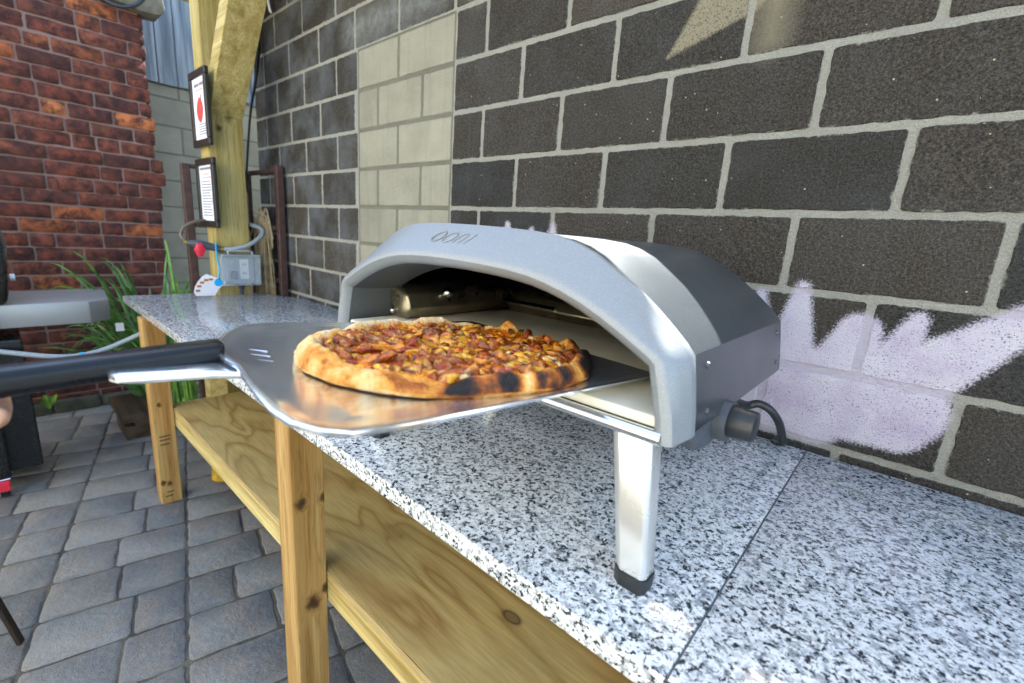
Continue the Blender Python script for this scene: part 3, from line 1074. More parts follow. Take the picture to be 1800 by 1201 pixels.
# burner cover along the left side, its rounded end and screws
vs, fs = bevel_data(*prism_data([(CX - .318, 1.169), (CX - .262, 1.169), (CX - .246, 1.190), (CX - .256, 1.222), (CX - .318, 1.240)], 'y', -.60, -.27), .006, 2)
obj('burner_cover', vs, fs, M_LINER, oven, 40)
vs, fs = bevel_data(*prism_data([(-.245, 1.169), (-.30, 1.169), (-.315, 1.188), (-.300, 1.212), (-.245, 1.225)], 'x', CX - .235, CX + .305), .005, 2)
bc = obj('rear_burner_cover', vs, fs, M_LINER, oven, 40)
vs, fs = tube_data(catmull([(CX - .24, -.318, 1.196), (CX - .16, -.322, 1.197), (CX - .08, -.318, 1.196)], 6), .012, 10, .5)
obj('burner_slot', vs, fs, M_TRAY, bc, 60)
for (x, y, z, r) in ((CX - .302, -.603, 1.182, .006), (CX - .250, -.46, 1.282, .010), (CX - .245, -.50, 1.222, .012), (CX + .02, -.26, 1.27, .004), (CX + .16, -.317, 1.193, .005)):
    bm = bmesh.new()
    bmesh.ops.create_uvsphere(bm, u_segments=14, v_segments=8, radius=r)
    vv = [v.co + Vector((x, y, z)) for v in bm.verts]
    bm.verts.index_update()
    ff = [[v.index for v in f.verts] for f in bm.faces]
    bm.free()
    obj('bolt', vv, ff, M_TRAY, oven, 180)
# legs: tapered faceted channels with black feet
def oven_leg(xb, yb, sgn, splay=.022):
    prof = [(-.026, .016), (-.026, -.010), (-.014, -.020), (.022, -.020), (.027, -.012), (.027, .016)]
    def ring(z, cx, s):
        return [Vector((cx + sgn * p[0] * s, yb + p[1] * s, z)) for p in prof]
    cxt = xb - sgn * splay
    zt, zb = 1.143, CT + .021
    vs = ring(zb, xb, .80) + ring(zt, cxt, 1.0)
    n = len(prof)
    fs = [[i, (i + 1) % n, n + (i + 1) % n, n + i] for i in range(n)] + [list(range(n))[::-1], list(range(n, 2 * n))]
    if sgn < 0:
        fs = [f[::-1] for f in fs]
    vs, fs = bevel_data(vs, fs, .0018, 2, 20)
    lo = obj('leg', vs, fs, M_STEEL, oven, 35)
    v2 = ring(CT + .0003, xb, .80) + ring(CT + .0205, xb, .84)
    f2 = [[i, (i + 1) % n, n + (i + 1) % n, n + i] for i in range(n)] + [list(range(n))[::-1], list(range(n, 2 * n))]
    if sgn < 0:
        f2 = [f[::-1] for f in f2]
    obj('rubber_foot', v2, f2, M_BLACKPLASTIC, lo, 35)
oven_leg(.838, -.668, 1)
oven_leg(.262, -.668, -1, -.0)
oven_leg(.70, -.33, 1, 0)
oven_leg(.25, -.29, -1, 0)
# gas valve housing under the right flank, knob and hose
vs, fs = bevel_data(*prism_data([(-.640, 1.152), (-.470, 1.152), (-.475, 1.120), (-.50, 1.100), (-.545, 1.092), (-.59, 1.100), (-.625, 1.125)], 'x', .80, .868), .006, 3)
hs = obj('valve_housing', vs, fs, M_GREYPLASTIC, oven, 40)
vs, fs = cyl_data((.868, -.525, 1.128), (.884, -.525, 1.128), .028, .028, 28)
obj('knob_collar', vs, fs, M_GREYPLASTIC, hs, 40)
vs, fs = cyl_data((.884, -.525, 1.130), (.915, -.525, 1.130), .0225, .0205, 28)
vs, fs = bevel_data(vs, fs, .002, 2, 50)
kb = obj('control_knob', vs, fs, M_BLACKPLASTIC, oven, 40)
gh = tube('gas_hose', [(.78, -.30, 1.085), (.80, -.20, 1.06), (.815, -.13, 1.036), (.835, -.115, 1.041), (.857, -.11, 1.033), (.874, -.09, 1.005), (.880, -.055, .965), (.880, -.035, CT + .011), (.86, -.03, CT + .010)], .0085, M_BLACKPLASTIC, oven, 12, 8)

# ------------------------------------------------------------------ pizza peel
A = Vector((.098, .993, -.050)).normalized()
Bv = Vector((A.y, -A.x, 0)).normalized()
Nn = Bv.cross(A).normalized()
P0 = Vector((.775, -.557, 1.176))
def pp(b, a, h=0.0):
    return P0 + Bv * b + A * a + Nn * h
peel = thing('pizza_peel', 'brushed aluminium pizza peel with a black handle sliding a pizza towards the oven', 'pizza peel', pp(-.2, -.25, 0))
def rim(b, a):
    """height of the turned-up rim fades towards the tip"""
    return max(0.0, min(1.0, (-a - .05) / .35))
outline = [(.015, .0), (.0165, -.08), (.018, -.16), (.020, -.24), (.024, -.32), (.026, -.40), (.021, -.445), (.006, -.464), (-.018, -.476), (-.050, -.480), (-.10, -.479), (-.15, -.476),
           (-.190, -.473), (-.215, -.477), (-.245, -.479), (-.275, -.477), (-.300, -.470), (-.330, -.459), (-.358, -.447), (-.382, -.432), (-.400, -.414), (-.410, -.390), (-.412, -.34), (-.412, -.26), (-.412, -.17), (-.411, -.08), (-.410, .0), (-.35, .004), (-.20, .006), (-.05, .004)]
def inset_out(poly, d):
    out = []
    n = len(poly)
    for i in range(n):
        x0, y0 = poly[i - 1]
        x1, y1 = poly[(i + 1) % n]
        tx, ty = x1 - x0, y1 - y0
        l = math.hypot(tx, ty)
        # interior is on the side of the centroid
        nx, ny = -ty / l, tx / l
        cx, cy = -.2 - poly[i][0], -.24 - poly[i][1]
        if nx * cx + ny * cy < 0:
            nx, ny = -nx, -ny
        out.append((poly[i][0] + nx * d, poly[i][1] + ny * d))
    return out
def front_k(a):
    return rim(0, a)
lv = []
rings = [(0.0, .0058, .0), (.0025, .0072, .0), (.006, .0068, 0), (.012, .0040, 0), (.024, .0012, 0), (.046, .0004, 0), (.056, -.0010, 0)]
for d, h, _ in rings:
    q = inset_out(outline, max(d, .0001))
    lv.append([pp(b, a, h * rim(b, a) + .0012) for (b, a) in q])
# underside rings
q = inset_out(outline, .0008)
und = [pp(b, a, .0058 * rim(b, a) * .8 - .0012) for b, a in q]
q2 = inset_out(outline, .026)
und2 = [pp(b, a, -.0016) for b, a in q2]
n = len(outline)
vs = und2 + und
for r_ in lv:
    vs += r_
fs = []
for a in range(len(rings) + 1):
    for k in range(n):
        fs.append([a * n + k, a * n + (k + 1) % n, (a + 1) * n + (k + 1) % n, (a + 1) * n + k])
fs.append(list(range(n))[::-1])
fs.append([(len(rings) + 1) * n + k for k in range(n)])
bm = bmesh.new()
bvv = [bm.verts.new(v) for v in vs]
for f in fs:
    bm.faces.new([bvv[i] for i in f])
bmesh.ops.recalc_face_normals(bm, faces=bm.faces[:])
bm.verts.index_update()
fs = [[v.index for v in f.verts] for f in bm.faces]
bm.free()
blade = obj('blade', vs, fs, M_ALU, peel, 60)
# embossed slanted strokes of the maker's mark near the neck
M_MARK = simple('bright_emboss', (.80, .82, .85), 0.3, 1.0, .05)
for (b0_, a0_, b1_, a1_) in ((-.291, -.446, -.287, -.441), (-.285, -.450, -.262, -.424), (-.262, -.456, -.238, -.428), (-.239, -.460, -.214, -.431), (-.214, -.464, -.188, -.434)):
    vs, fs = tube_data([pp(b0_, a0_, .0013), pp((b0_ + b1_) / 2, (a0_ + a1_) / 2, .0016), pp(b1_, a1_, .0013)], .0011, 6, .5)
    obj('letter', vs, fs, M_MARK, blade, 60)
# neck tang under the handle
tang = [(-.300, -.455), (-.190, -.455), (-.203, -.488), (-.206, -.520), (-.210, -.548), (-.216, -.562), (-.226, -.568), (-.262, -.566), (-.285, -.556), (-.297, -.52)]
v_, f_ = prism_data(tang, 'z', -.0095, -.0010)
v_ = [pp(v.x, v.y, v.z) for v in v_]
v_, f_ = bevel_data(v_, f_, .0028, 2)
obj('neck', v_, f_, M_ALU, peel, 40)
# handle: faceted bar
hp = [(-.012, -.0135), (-.020, -.006), (-.020, .008), (-.015, .0135), (.013, .0135), (.018, .007), (.018, -.006), (.011, -.0135)]
v_ = []
secs = [(-.472, .86), (-.477, 1.0), (-.62, 1.04), (-.80, 1.08), (-1.02, 1.12), (-1.03, .9)]
for (a, s) in secs:
    for (u, h) in hp:
        v_.append(pp(-.252 + u * s * .9, a, .0095 + .100 * (a + .460) + h * s * .88))
n = len(hp)
f_ = [[i * n + k, i * n + (k + 1) % n, (i + 1) * n + (k + 1) % n, (i + 1) * n + k] for i in range(len(secs) - 1) for k in range(n)]
f_ += [list(range(n))[::-1], [(len(secs) - 1) * n + k for k in range(n)]]
bm = bmesh.new()
bvv = [bm.verts.new(v) for v in v_]
for f in f_:
    bm.faces.new([bvv[i] for i in f])
bmesh.ops.recalc_face_normals(bm, faces=bm.faces[:])
bm.verts.index_update()
f_ = [[v.index for v in f.verts] for f in bm.faces]
bm.free()
v_, f_ = bevel_data([Vector(v) for v in v_], f_, .0022, 2, 20)
obj('handle', v_, f_, M_HANDLE, peel, 40)

# ------------------------------------------------------------------ pizza
pz = thing('pizza', 'baked pizza with a charred puffy crust and browned meat toppings on the peel', 'pizza', pp(-.157, -.22, .0))
PC_b, PC_a, RB, RA = -.160, -.222, .166, .196
def pzp(r, th, h):
    return pp(PC_b + RB * r * math.cos(th), PC_a + RA * r * math.sin(th), h)
NT_, NR_ = 260, 84
vs, fs, rimv, charv = [], [], [], []
def ang_noise(th, f, s):
    return noise.noise(Vector((math.cos(th) * f, math.sin(th) * f, s)))
CHARS = [(-.52, .10, .085, .60), (-.24, .075, .075, .58), (-.02, .06, .05, .30), (.20, .10, .06, .28), (-.80, .12, .05, .28), (.70, .22, .12, .40), (1.25, .20, .10, .45), (2.05, .07, .08, .75), (-1.45, .12, .05, .22), (-2.3, .10, .05, .20), (2.7, .10, .05, .2), (.45, .07, .05, .5)]
def edge(th):
    return 1.0 + .034 * ang_noise(th, 1.6, 2.0) + .018 * ang_noise(th, 4.5, 8.0) + .007 * ang_noise(th, 11, 3.0)
def rimh(th):
    base = .0205 + .008 * ang_noise(th, 1.9, 5.5) + .009 * ang_noise(th, 4.6, 1.1) + .004 * ang_noise(th, 10, 6.0)
    for (t0, w, hh) in ((2.05, .08, .014), (.62, .22, .010), (1.1, .15, .008), (2.9, .25, .008), (-2.9, .25, .007), (-1.0, .25, .002)):
        d = (th - t0 + math.pi) % (2 * math.pi) - math.pi
        base += hh * math.exp(-(d / w) ** 2)
    return base
def top_h(r, th):
    rw = .150 + .045 * ang_noise(th, 2.3, 9.0)
    s = (r - (1 - rw)) / rw
    x, y = r * math.cos(th), r * math.sin(th)
    inner = .0150 + .0050 * noise.noise(Vector((x * 4, y * 4, .3))) + .0038 * noise.noise(Vector((x * 11, y * 11, 4.3))) + .0022 * noise.noise(Vector((x * 27, y * 27, 1.3)))
    if s <= 0:
        return inner, 0.0
    rh = rimh(th) + .0022 * noise.noise(Vector((x * 9, y * 9, 3.3)))
    k = min(1.0, s / .40)
    k = k * k * (3 - 2 * k)
    hgt = inner * (1 - k) + k * rh
    if s >= .40:
        t2 = (s - .40) / .60
        hgt = .006 + (rh - .006) * math.sqrt(max(0, 1 - t2 ** 2.0))
    hgt += .0018 * noise.noise(Vector((x * 20, y * 20, 7.7))) * (1 if s < .85 else 0)
    return hgt, min(1.0, s / .34)
for j in range(NT_):
    th = 2 * math.pi * j / NT_
    e = edge(th)
    for i in range(NR_ + 3):
        if i <= NR_:
            q = i / NR_
            r = max(1 - (1 - q) ** 1.5, .004)
            h, rm = top_h(r, th)
            vs.append(pzp(r * e, th, h + .0016))
            rad_ = r
        elif i == NR_ + 1:
            vs.append(pzp(1.012 * e, th, .0050 + .0016)); rm = 1.0; rad_ = 1.05
        else:
            vs.append(pzp(.975 * e, th, .0016)); rm = 1.0; rad_ = 1.10
        x, y = rad_ * math.cos(th), rad_ * math.sin(th)
        c = .30 + .14 * math.cos(th - .35) + .30 * noise.noise(Vector((x * 4.2, y * 4.2, 2.0))) + .16 * noise.noise(Vector((x * 10, y * 10, 5.0)))
        for (t0, w, wr_, sg) in CHARS:
            d = (th - t0 + math.pi) % (2 * math.pi) - math.pi
            c += sg * math.exp(-(d / w) ** 2 - ((rad_ - .97) / wr_) ** 2)
        rimv.append(rm)
        charv.append(c)
W_ = NR_ + 3
for j in range(NT_):
    j2 = (j + 1) % NT_
    for i in range(W_ - 1):
        fs.append([j * W_ + i, j * W_ + i + 1, j2 * W_ + i + 1, j2 * W_ + i])
def crust_mat():
    t = NT('baked_pizza')
    P = t.pos()
    ra = t.n('ShaderNodeAttribute'); ra.attribute_name = 'rim'
    ca = t.n('ShaderNodeAttribute'); ca.attribute_name = 'char'
    n2 = t.noise(P, 75, 4, 0.6)
    bk = t.math('ADD', ca.outputs['Fac'], t.math('MULTIPLY', t.math('SUBTRACT', t.noise(P, 48, 5, .65), 0.5), 0.75))
    spots = t.math('MULTIPLY', t.ramp(t.voro(P, 62), [(0.12, 1.0), (0.34, 0.0)]), t.ramp(t.noise(P, 17, 2), [(0.46, 0.0), (0.60, 1.0)]))
    bk = t.math('ADD', bk, t.math('MULTIPLY', spots, .30))
    crust = t.ramp(bk, [(0.02, (.80, .60, .36)), (0.24, (.78, .50, .20)), (0.40, (.68, .29, .048)), (0.56, (.38, .105, .016)), (0.70, (.10, .035, .016)), (0.84, (.016, .014, .014))])
    m1 = t.noise(P, 46, 4, 0.6, 0.8)
    m2 = t.noise(P, 21, 4, 0.6, 0.5)
    inner = t.ramp(m1, [(0.30, (.16, .012, .003)), (0.40, (.46, .050, .004)), (0.47, (.70, .19, .008)), (0.55, (.88, .40, .022)), (0.68, (.90, .58, .12))])
    inner = t.mix(t.ramp(m2, [(0.48, 0.0), (0.60, .85)]), inner, (.24, .028, .005))
    inner = t.mix(t.math('MULTIPLY', t.ramp(t.noise(P, 95, 3), [(0.60, 0), (0.72, 1)]), 0.7), inner, (.05, .014, .008))
    wob = t.math('ADD', ra.outputs['Fac'], t.math('MULTIPLY', t.math('SUBTRACT', n2, 0.5), 1.3))
    cm = t.ramp(wob, [(0.40, 0.0), (0.80, 1.0)])
    c = t.mix(cm, inner, crust)
    rough = t.mix(cm, t.ramp(m1, [(0.35, .12), (0.65, .32)]), (.58, .58, .58))
    nrm = t.bump(t.math('ADD', n2, t.math('MULTIPLY', t.noise(P, 240, 3), 0.5)), 0.9, 0.007)
    return t.out(c, rough, 0, nrm, spec=t.mix(cm, (.5, .5, .5), (.22, .22, .22)))
M_PIZZA = crust_mat()
crust = obj('crust', vs, fs, M_PIZZA, pz, 180)
for nm, dat in (('rim', rimv), ('char', charv)):
    at = crust.data.attributes.new(nm, 'FLOAT', 'POINT')
    at.data.foreach_set('value', dat)

def topping_mat(name, cols, rough, scale=70, sss=0.0):
    t = NT(name)
    P = t.pos()
    nz = t.noise(P, scale, 4, 0.6)
    c = t.ramp(nz, [(0.30, cols[0]), (0.5, cols[1]), (0.70, cols[2])])
    tint = t.ramp(t.rnd(), [(0, .60), (1, 1.15)])
    c = t.mix(1.0, c, tint, 'MULTIPLY')
    sauce = t.ramp(t.noise(P, 60, 4, .6, .6), [(0.47, 0.0), (0.57, 0.85)])
    c = t.mix(sauce, c, (.27, .026, .004))
    gold = t.ramp(t.noise(t.vmath('ADD', P, (4, 2, 1)), 50, 3), [(0.52, 0.0), (0.64, 0.8)])
    c = t.mix(gold, c, (.74, .25, .012))
    burnt = t.ramp(t.noise(t.vmath('ADD', P, (1, 8, 3)), 70, 3), [(0.55, 0.0), (0.64, 0.85)])
    c = t.mix(burnt, c, (.050, .013, .004))
    return t.out(c, rough * .62, 0, t.bump(t.noise(P, 210, 3), 0.6, 0.003), spec=0.45)
M_T = [topping_mat('roast_meat', ((.28, .055, .008), (.58, .25, .045), (.74, .46, .15)), .34, 110),
       topping_mat('browned_meat', ((.060, .012, .004), (.32, .070, .010), (.54, .19, .030)), .28, 110),
       topping_mat('melted_cheese', ((.66, .22, .012), (.86, .42, .035), (.90, .62, .16)), .26, 60),
       topping_mat('red_onion', ((.060, .008, .014), (.18, .022, .035), (.36, .12, .15)), .28),
       topping_mat('red_sauce_glaze', ((.10, .006, .004), (.30, .024, .006), (.50, .08, .010)), .13),
       topping_mat('pale_cheese', ((.70, .42, .14), (.82, .60, .26), (.88, .74, .46)), .32)]
def chunk_mesh(seed, mat, sx, sy, sz, rough=.45):
    bm = bmesh.new()
    bmesh.ops.create_icosphere(bm, subdivisions=2, radius=1)
    for v in bm.verts:
        p = v.co.copy()
        # blunt shard: chop against a few random planes, then roughen
        rr_ = random.Random(seed * 17)
        for q in range(5):
            nv = Vector((rr_.uniform(-1, 1), rr_.uniform(-1, 1), rr_.uniform(-.6, 1))).normalized()
            dd = p.dot(nv) - rr_.uniform(.35, .75)
            if dd > 0:
                p -= nv * dd
        k = 1 + rough * .8 * noise.noise(p * 1.6 + Vector((seed * 3.7, seed, 0))) + rough * .8 * noise.noise(p * 3.6 + Vector((seed, 0, seed * 2.3)))
        v.co = Vector((p.x * sx, p.y * sy, p.z * sz)) * k * 1.35
    me = bpy.data.meshes.new('topping')
    bm.to_mesh(me)
    bm.free()
    me.polygons.foreach_set('use_smooth', [True] * len(me.polygons))
    me.materials.append(mat)
    return me
def strip_mesh(seed, mat, l, w):
    rr = random.Random(seed)
    pts = []
    ph = rr.uniform(0, 6)
    for k in range(7):
        t = k / 6 - .5
        pts.append(Vector((t * l, .35 * l * math.sin(t * 3.2 + ph) * .5, .002 * math.sin(t * 8 + ph))))
    vs, fs = tube_data(pts, [w * (.5 + .5 * math.sin(math.pi * (k + .4) / 6.8)) for k in range(7)], 6, .45)
    me = bpy.data.meshes.new('topping')
    me.from_pydata([tuple(v) for v in vs], [], fs)
    me.polygons.foreach_set('use_smooth', [True] * len(me.polygons))
    me.materials.append(mat)
    return me
chunks = []
for q in range(6):
    chunks.append((chunk_mesh(q, M_T[0], .0125, .0075, .0058), 'topping', 3.0, .0020))
for q in range(6, 11):
    chunks.append((chunk_mesh(q, M_T[1], .0115, .0070, .0055), 'topping', 3.2, .0016))
for q in range(11, 14):
    chunks.append((chunk_mesh(q, M_T[2], .016, .011, .0045, .3), 'topping', 2.6, .0004))
for q in range(14, 16):
    chunks.append((chunk_mesh(q, M_T[5], .011, .006, .0042, .35), 'topping', 1.2, .0018))
for q in range(16, 19):
    chunks.append((chunk_mesh(q, M_T[4], .017, .011, .0030, .3), 'topping', 2.4, .0002))
for q in range(4):
    chunks.append((strip_mesh(q, M_T[3], .040, .0034), 'topping', .7, .003))
wts = [c[2] for c in chunks]
NTOP = 230
k = 0
rt = random.Random(21)
while k < NTOP:
    th = rt.uniform(0, 2 * math.pi)
    r = math.sqrt(rt.random()) * .86
    me, nm, _, lift = rt.choices(chunks, wts)[0]
    h, rm = top_h(r, th)
    if rm > .5:
        continue
    o = bpy.data.objects.new(nm, me)
    COL.objects.link(o)
    o.parent = pz
    e = edge(th)
    o.location = pzp(r * e, th, h + .0016 + lift * rt.uniform(.1, 1.2) - .0008) - pz.location
    o.rotation_euler = (rt.uniform(-.5, .5), rt.uniform(-.5, .5), rt.uniform(0, 6.28))
    sc = rt.uniform(.6, 1.2)
    o.scale = (sc, sc * rt.uniform(.8, 1.2), sc * rt.uniform(.8, 1.3))
    k += 1

# ------------------------------------------------------------------ hand on the peel handle (mostly outside the frame)
def skin_mat():
    t = NT('skin')
    P = t.pos()
    c = t.ramp(t.noise(P, 40, 4), [(0.3, (.42, .22, .13)), (0.7, (.56, .33, .21))])
    return t.out(c, 0.5, 0, t.bump(t.noise(P, 300, 3), .2, .001), **{'Subsurface Weight': 0.15})
def skinned(name, pts, edges, rads, mat, parent):
    me = bpy.data.meshes.new(name)
    b = base_of(parent)
    me.from_pydata([tuple(Vector(p) - b) for p in pts], edges, [])
    o = link(name, me, mat, parent)
    sk = o.modifiers.new('skin', 'SKIN')
    for v, r in zip(me.skin_vertices[0].data, rads):
        v.radius = (r, r)
    me.skin_vertices[0].data[0].use_root = True
    ss = o.modifiers.new('sub', 'SUBSURF')
    ss.levels = 2
    ss.render_levels = 2
    return o
hand = thing('person', 'tan fingers of a hand gripping the black peel handle at the left edge', 'person', pp(-.258, -.72, 0))
pts, eds, rad = [], [], []
def add(p, r, par=None):
    pts.append(p); rad.append(r)
    i = len(pts) - 1
    if par is not None:
        eds.append((par, i))
    return i
# palm on the far (left) side of the bar and over the top, fingers curling beneath and up on the near side
def hh_(a):
    return .009 + .100 * (a + .460)
palm = add(pp(-.300, -.705, hh_(-.705) + .004), .026)
heel = add(pp(-.304, -.765, hh_(-.765) + .010), .028, palm)
wr = add(pp(-.318, -.830, hh_(-.83) + .022), .026, heel)
fo = add(pp(-.345, -.98, .02), .034, wr)
add(pp(-.380, -1.18, .07), .040, fo)
for j, aa in enumerate((-.642, -.664, -.686, -.707)):
    H0 = hh_(aa)
    k1 = add(pp(-.292, aa - .004, H0 - .018), .0115, palm)
    k2 = add(pp(-.268, aa, H0 - .0275), .0105, k1)
    k3 = add(pp(-.242, aa + .001, H0 - .0285), .0100, k2)
    k4 = add(pp(-.222, aa + .002, H0 - .019 + .003 * (j % 2)), .0088, k3)
t1 = add(pp(-.300, -.680, hh_(-.68) + .028), .0125, palm)
t2 = add(pp(-.275, -.660, hh_(-.66) + .0285), .0105, t1)
add(pp(-.250, -.650, hh_(-.65) + .0265), .0090, t2)
hb = skinned('hand', pts, eds, rad, skin_mat(), hand)

# ------------------------------------------------------------------ picture frames on the post
M_FRAME = simple('black_frame', (.016, .013, .012), 0.38, 0, .2, 60, .1)
M_PAPER = simple('white_paper', (.74, .74, .80), 0.6, 0, .03, 20)
M_INK = simple('print_ink', (.16, .16, .20), .8)
M_RED = simple('red_print', (.48, .05, .045), .7)
M_PINK = simple('pink_print', (.70, .32, .32), .7)
def frame(label, x0, x1, z0, z1, tilt, kind):
    y = -.352
    t = thing('picture_frame', label, 'picture frame', ((x0 + x1) / 2, y, (z0 + z1) / 2), 'framed sheets hung on the post')
    w = .034
    for (a, b, c, d) in ((x0, x1, z1 - w, z1), (x0, x1, z0, z0 + w), (x0, x0 + w, z0 + w + .0002, z1 - w - .0002), (x1 - w, x1, z0 + w + .0002, z1 - w - .0002)):
        box('moulding', (a, y - .012, c), (b, y + .008, d), M_FRAME, t, .004, 2)
    sh = box('sheet', (x0 + w - .003, y - .003, z0 + w - .003), (x1 - w + .003, y + .004, z1 - w + .003), M_PAPER, t)
    xa, xb = x0 + w + .018, x1 - w - .018
    H = z1 - z0 - 2 * w
    zt = z1 - w
    def line(u0, u1, v, hgt, m=M_INK):
        box('print_line', (xa + (xb - xa) * u0, y - .0045, zt - H * v), (xa + (xb - xa) * u1, y - .0035, zt - H * v + hgt), m, sh)
    if kind == 0:
        for (u0, u1) in ((.08, .32), (.36, .52), (.60, .92)):
            line(u0, u1, .14, .014)
        line(.15, .9, .21, .007, M_PINK)
        vs, fs = prism_data([((xa + xb) / 2 + .042 * math.cos(a) * (1 + .2 * math.sin(2 * a + 1)), zt - H * .52 + .060 * math.sin(a)) for a in [2 * math.pi * q / 16 for q in range(16)]], 'y', y - .0052, y - .0036)
        obj('print_emblem', vs, fs, M_RED, sh)
        box('print_stem', ((xa + xb) / 2 + .022, y - .005, zt - H * .37), ((xa + xb) / 2 + .030, y - .0036, zt - H * .27), M_INK, sh)
        for v in (.76, .80, .84, .88, .92):
            line(.25, 1.0, v, .004)
    else:
        line(.0, .95, .08, .012)
        line(.3, .8, .17, .007, M_PINK)
        line(.2, .9, .225, .006, M_PINK)
        for q in range(13):
            line(.05, .75 + .2 * random.random(), .30 + q * .051, .0045)
    return t
frame('upper black picture frame with a red round emblem on its white sheet', -1.985, -1.722, 1.700, 2.058, 0, 0)
frame('lower black picture frame with a sheet full of printed lines', -1.985, -1.705, 1.296, 1.642, 0, 1)

# ------------------------------------------------------------------ weatherproof outlet box on the post
M_CLEAR = NT('smoky_clear_plastic')
M_CLEAR.out((.55, .62, .70), .12, 0, None, Alpha=0.22)
M_CLEAR = M_CLEAR.m
M_GREYMETAL = simple('grey_painted_metal', (.32, .37, .42), .45, .3, .1, 30)
ob = thing('outlet_box', 'grey weatherproof outlet box with a clear cover on the post', 'outlet box', (-1.80, -.245, 1.0))
box('back_box', (-1.838, -.325, .995), (-1.815, -.160, 1.145), M_GREYMETAL, ob, .006, 2)
cv, cf = join([box_data((-1.8145, -.335, .990), (-1.740, -.329, 1.150)), box_data((-1.8145, -.156, .990), (-1.740, -.150, 1.150)),
               box_data((-1.8145, -.3289, 1.144), (-1.740, -.1561, 1.150)), box_data((-1.8145, -.3289, .990), (-1.740, -.1561, .996)), box_data((-1.746, -.3289, .9961), (-1.740, -.1561, 1.1439))])
cov = obj('clear_cover', cv, cf, M_CLEAR, ob)
box('cover_rim', (-1.8148, -.339, 1.150), (-1.745, -.146, 1.158), M_GREYMETAL, cov, .002)
tube('hasp', [(-1.765, -.300, 1.158), (-1.765, -.295, 1.176), (-1.765, -.19, 1.176), (-1.765, -.185, 1.158)], .006, M_GREYMETAL, ob, 8, 4)
box('outlet_plate', (-1.8146, -.235, 1.020), (-1.806, -.190, 1.130), M_PAPER, ob, .002)
for zz in (1.045, 1.095):
    for yy in (-.220, -.207):
        box('socket_slot', (-1.8062, yy - .002, zz), (-1.8055, yy + .002, zz + .012), M_BLACKPLASTIC, ob)
box('switch_plate', (-1.8146, -.300, 1.020), (-1.807, -.262, 1.130), M_GREYMETAL, ob, .002)
box('plug', (-1.8060, -.285, 1.02), (-1.775, -.255, 1.065), M_BLACKPLASTIC, ob, .006, 2)
tube('conduit', [(-1.800, -.236, .990), (-1.800, -.236, .965), (-1.800, -.236, CT + .001)], [.026, .011, .011], M_GREYPLASTIC, ob, 12, 0)

# ------------------------------------------------------------------ gas valve, hose and tag on the post
M_BRASS = simple('brass', (.60, .40, .12), .3, 1.0, .1)
M_VALVERED = simple('red_valve_handle', (.62, .02, .05), .4, 0, .15, 60)
M_BLUE = simple('blue_tape', (.02, .32, .55), .45, 0, .1)
M_HOSE = simple('grey_braided_hose', (.25, .29, .33), .5, .1, .25, 220, .4, 500)
gv_ = thing('gas_valve', 'gas valve with a red wheel handle and brass fittings on the post', 'gas valve', (-1.82, -.37, 1.18))
tube('valve_body', [(-1.83, -.470, 1.212), (-1.82, -.42, 1.205), (-1.81, -.36, 1.192), (-1.80, -.325, 1.184)], [.011, .022, .020, .015], M_GREYPLASTIC, gv_, 14, 4)
vs, fs = cyl_data((-1.83, -.485, 1.214), (-1.828, -.462, 1.211), .010, .010, 12)
obj('brass_plug', vs, fs, M_BRASS, gv_, 40)
vs, fs = cyl_data((-1.80, -.330, 1.184), (-1.796, -.312, 1.183), .014, .012, 12)
obj('brass_nut', vs, fs, M_BRASS, gv_, 40)
hv = []
for q in range(24):
    a = 2 * math.pi * q / 24
    r = .036 * (1 + .10 * math.cos(6 * a))
    hv.append((-.425 + r * math.cos(a) * .62, 1.178 + r * math.sin(a)))
vs, fs = bevel_data(*prism_data(hv, 'x', -1.800, -1.775), .005, 2)
wh = obj('wheel_handle', vs, fs, M_VALVERED, gv_, 40)
vs, fs = cyl_data((-1.815, -.425, 1.190), (-1.770, -.425, 1.178), .010, .009, 14)
obj('wheel_hub', vs, fs, M_VALVERED, wh, 40)
tube('stub_pipe', [(-1.842, -.40, 1.20), (-1.87, -.39, 1.205)], .010, M_GREYMETAL, gv_, 10, 0)
hz = tube('gas_hose', [(-1.798, -.316, 1.183), (-1.775, -.26, 1.190), (-1.765, -.19, 1.215), (-1.775, -.125, 1.265), (-1.81, -.112, 1.300), (-1.86, -.14, 1.318), (-1.92, -.155, 1.32)], .0115, M_HOSE, None, 10, 8)
tag(hz, 'grey braided gas hose looping around the post from the valve', 'hose')
th_ = tube('thin_hose', [(-1.835, -.470, 1.214), (-1.85, -.488, 1.245), (-1.86, -.470, 1.285), (-1.88, -.415, 1.318), (-1.92, -.345, 1.330)], .008, simple('brown_tube', (.13, .10, .075), .5), None, 8, 8)
tag(th_, 'thin brown tube curving up behind the lower picture frame', 'hose')
tg = thing('paper_tag', 'white fan shaped tag with a blue dot hanging on a blue ribbon', 'tag', (-1.79, -.38, CT))
tube('ribbon', [(-1.782, -.352, 1.215), (-1.779, -.352, 1.14), (-1.778, -.345, 1.08), (-1.778, -.352, 1.03)], .0045, M_BLUE, tg, 8, 6)
fan = [(-.298, .992)] + [(-.300 - .185 * math.cos(a), .985 + .185 * math.sin(a) * .42 - .045 + .02) for a in [R(d) for d in (-8, 5, 18, 31, 44)]] + [(-.415, 1.054), (-.380, 1.040)]
fan = [(-.460, .9362), (-.468, .958), (-.462, .985), (-.447, 1.012), (-.425, 1.040), (-.405, 1.052), (-.312, 1.010), (-.318, .998), (-.352, .972), (-.372, .9362)]
vs, fs = prism_data(fan, 'x', -1.789, -1.7875)
sheet_ = obj('card', vs, fs, M_PAPER, tg)
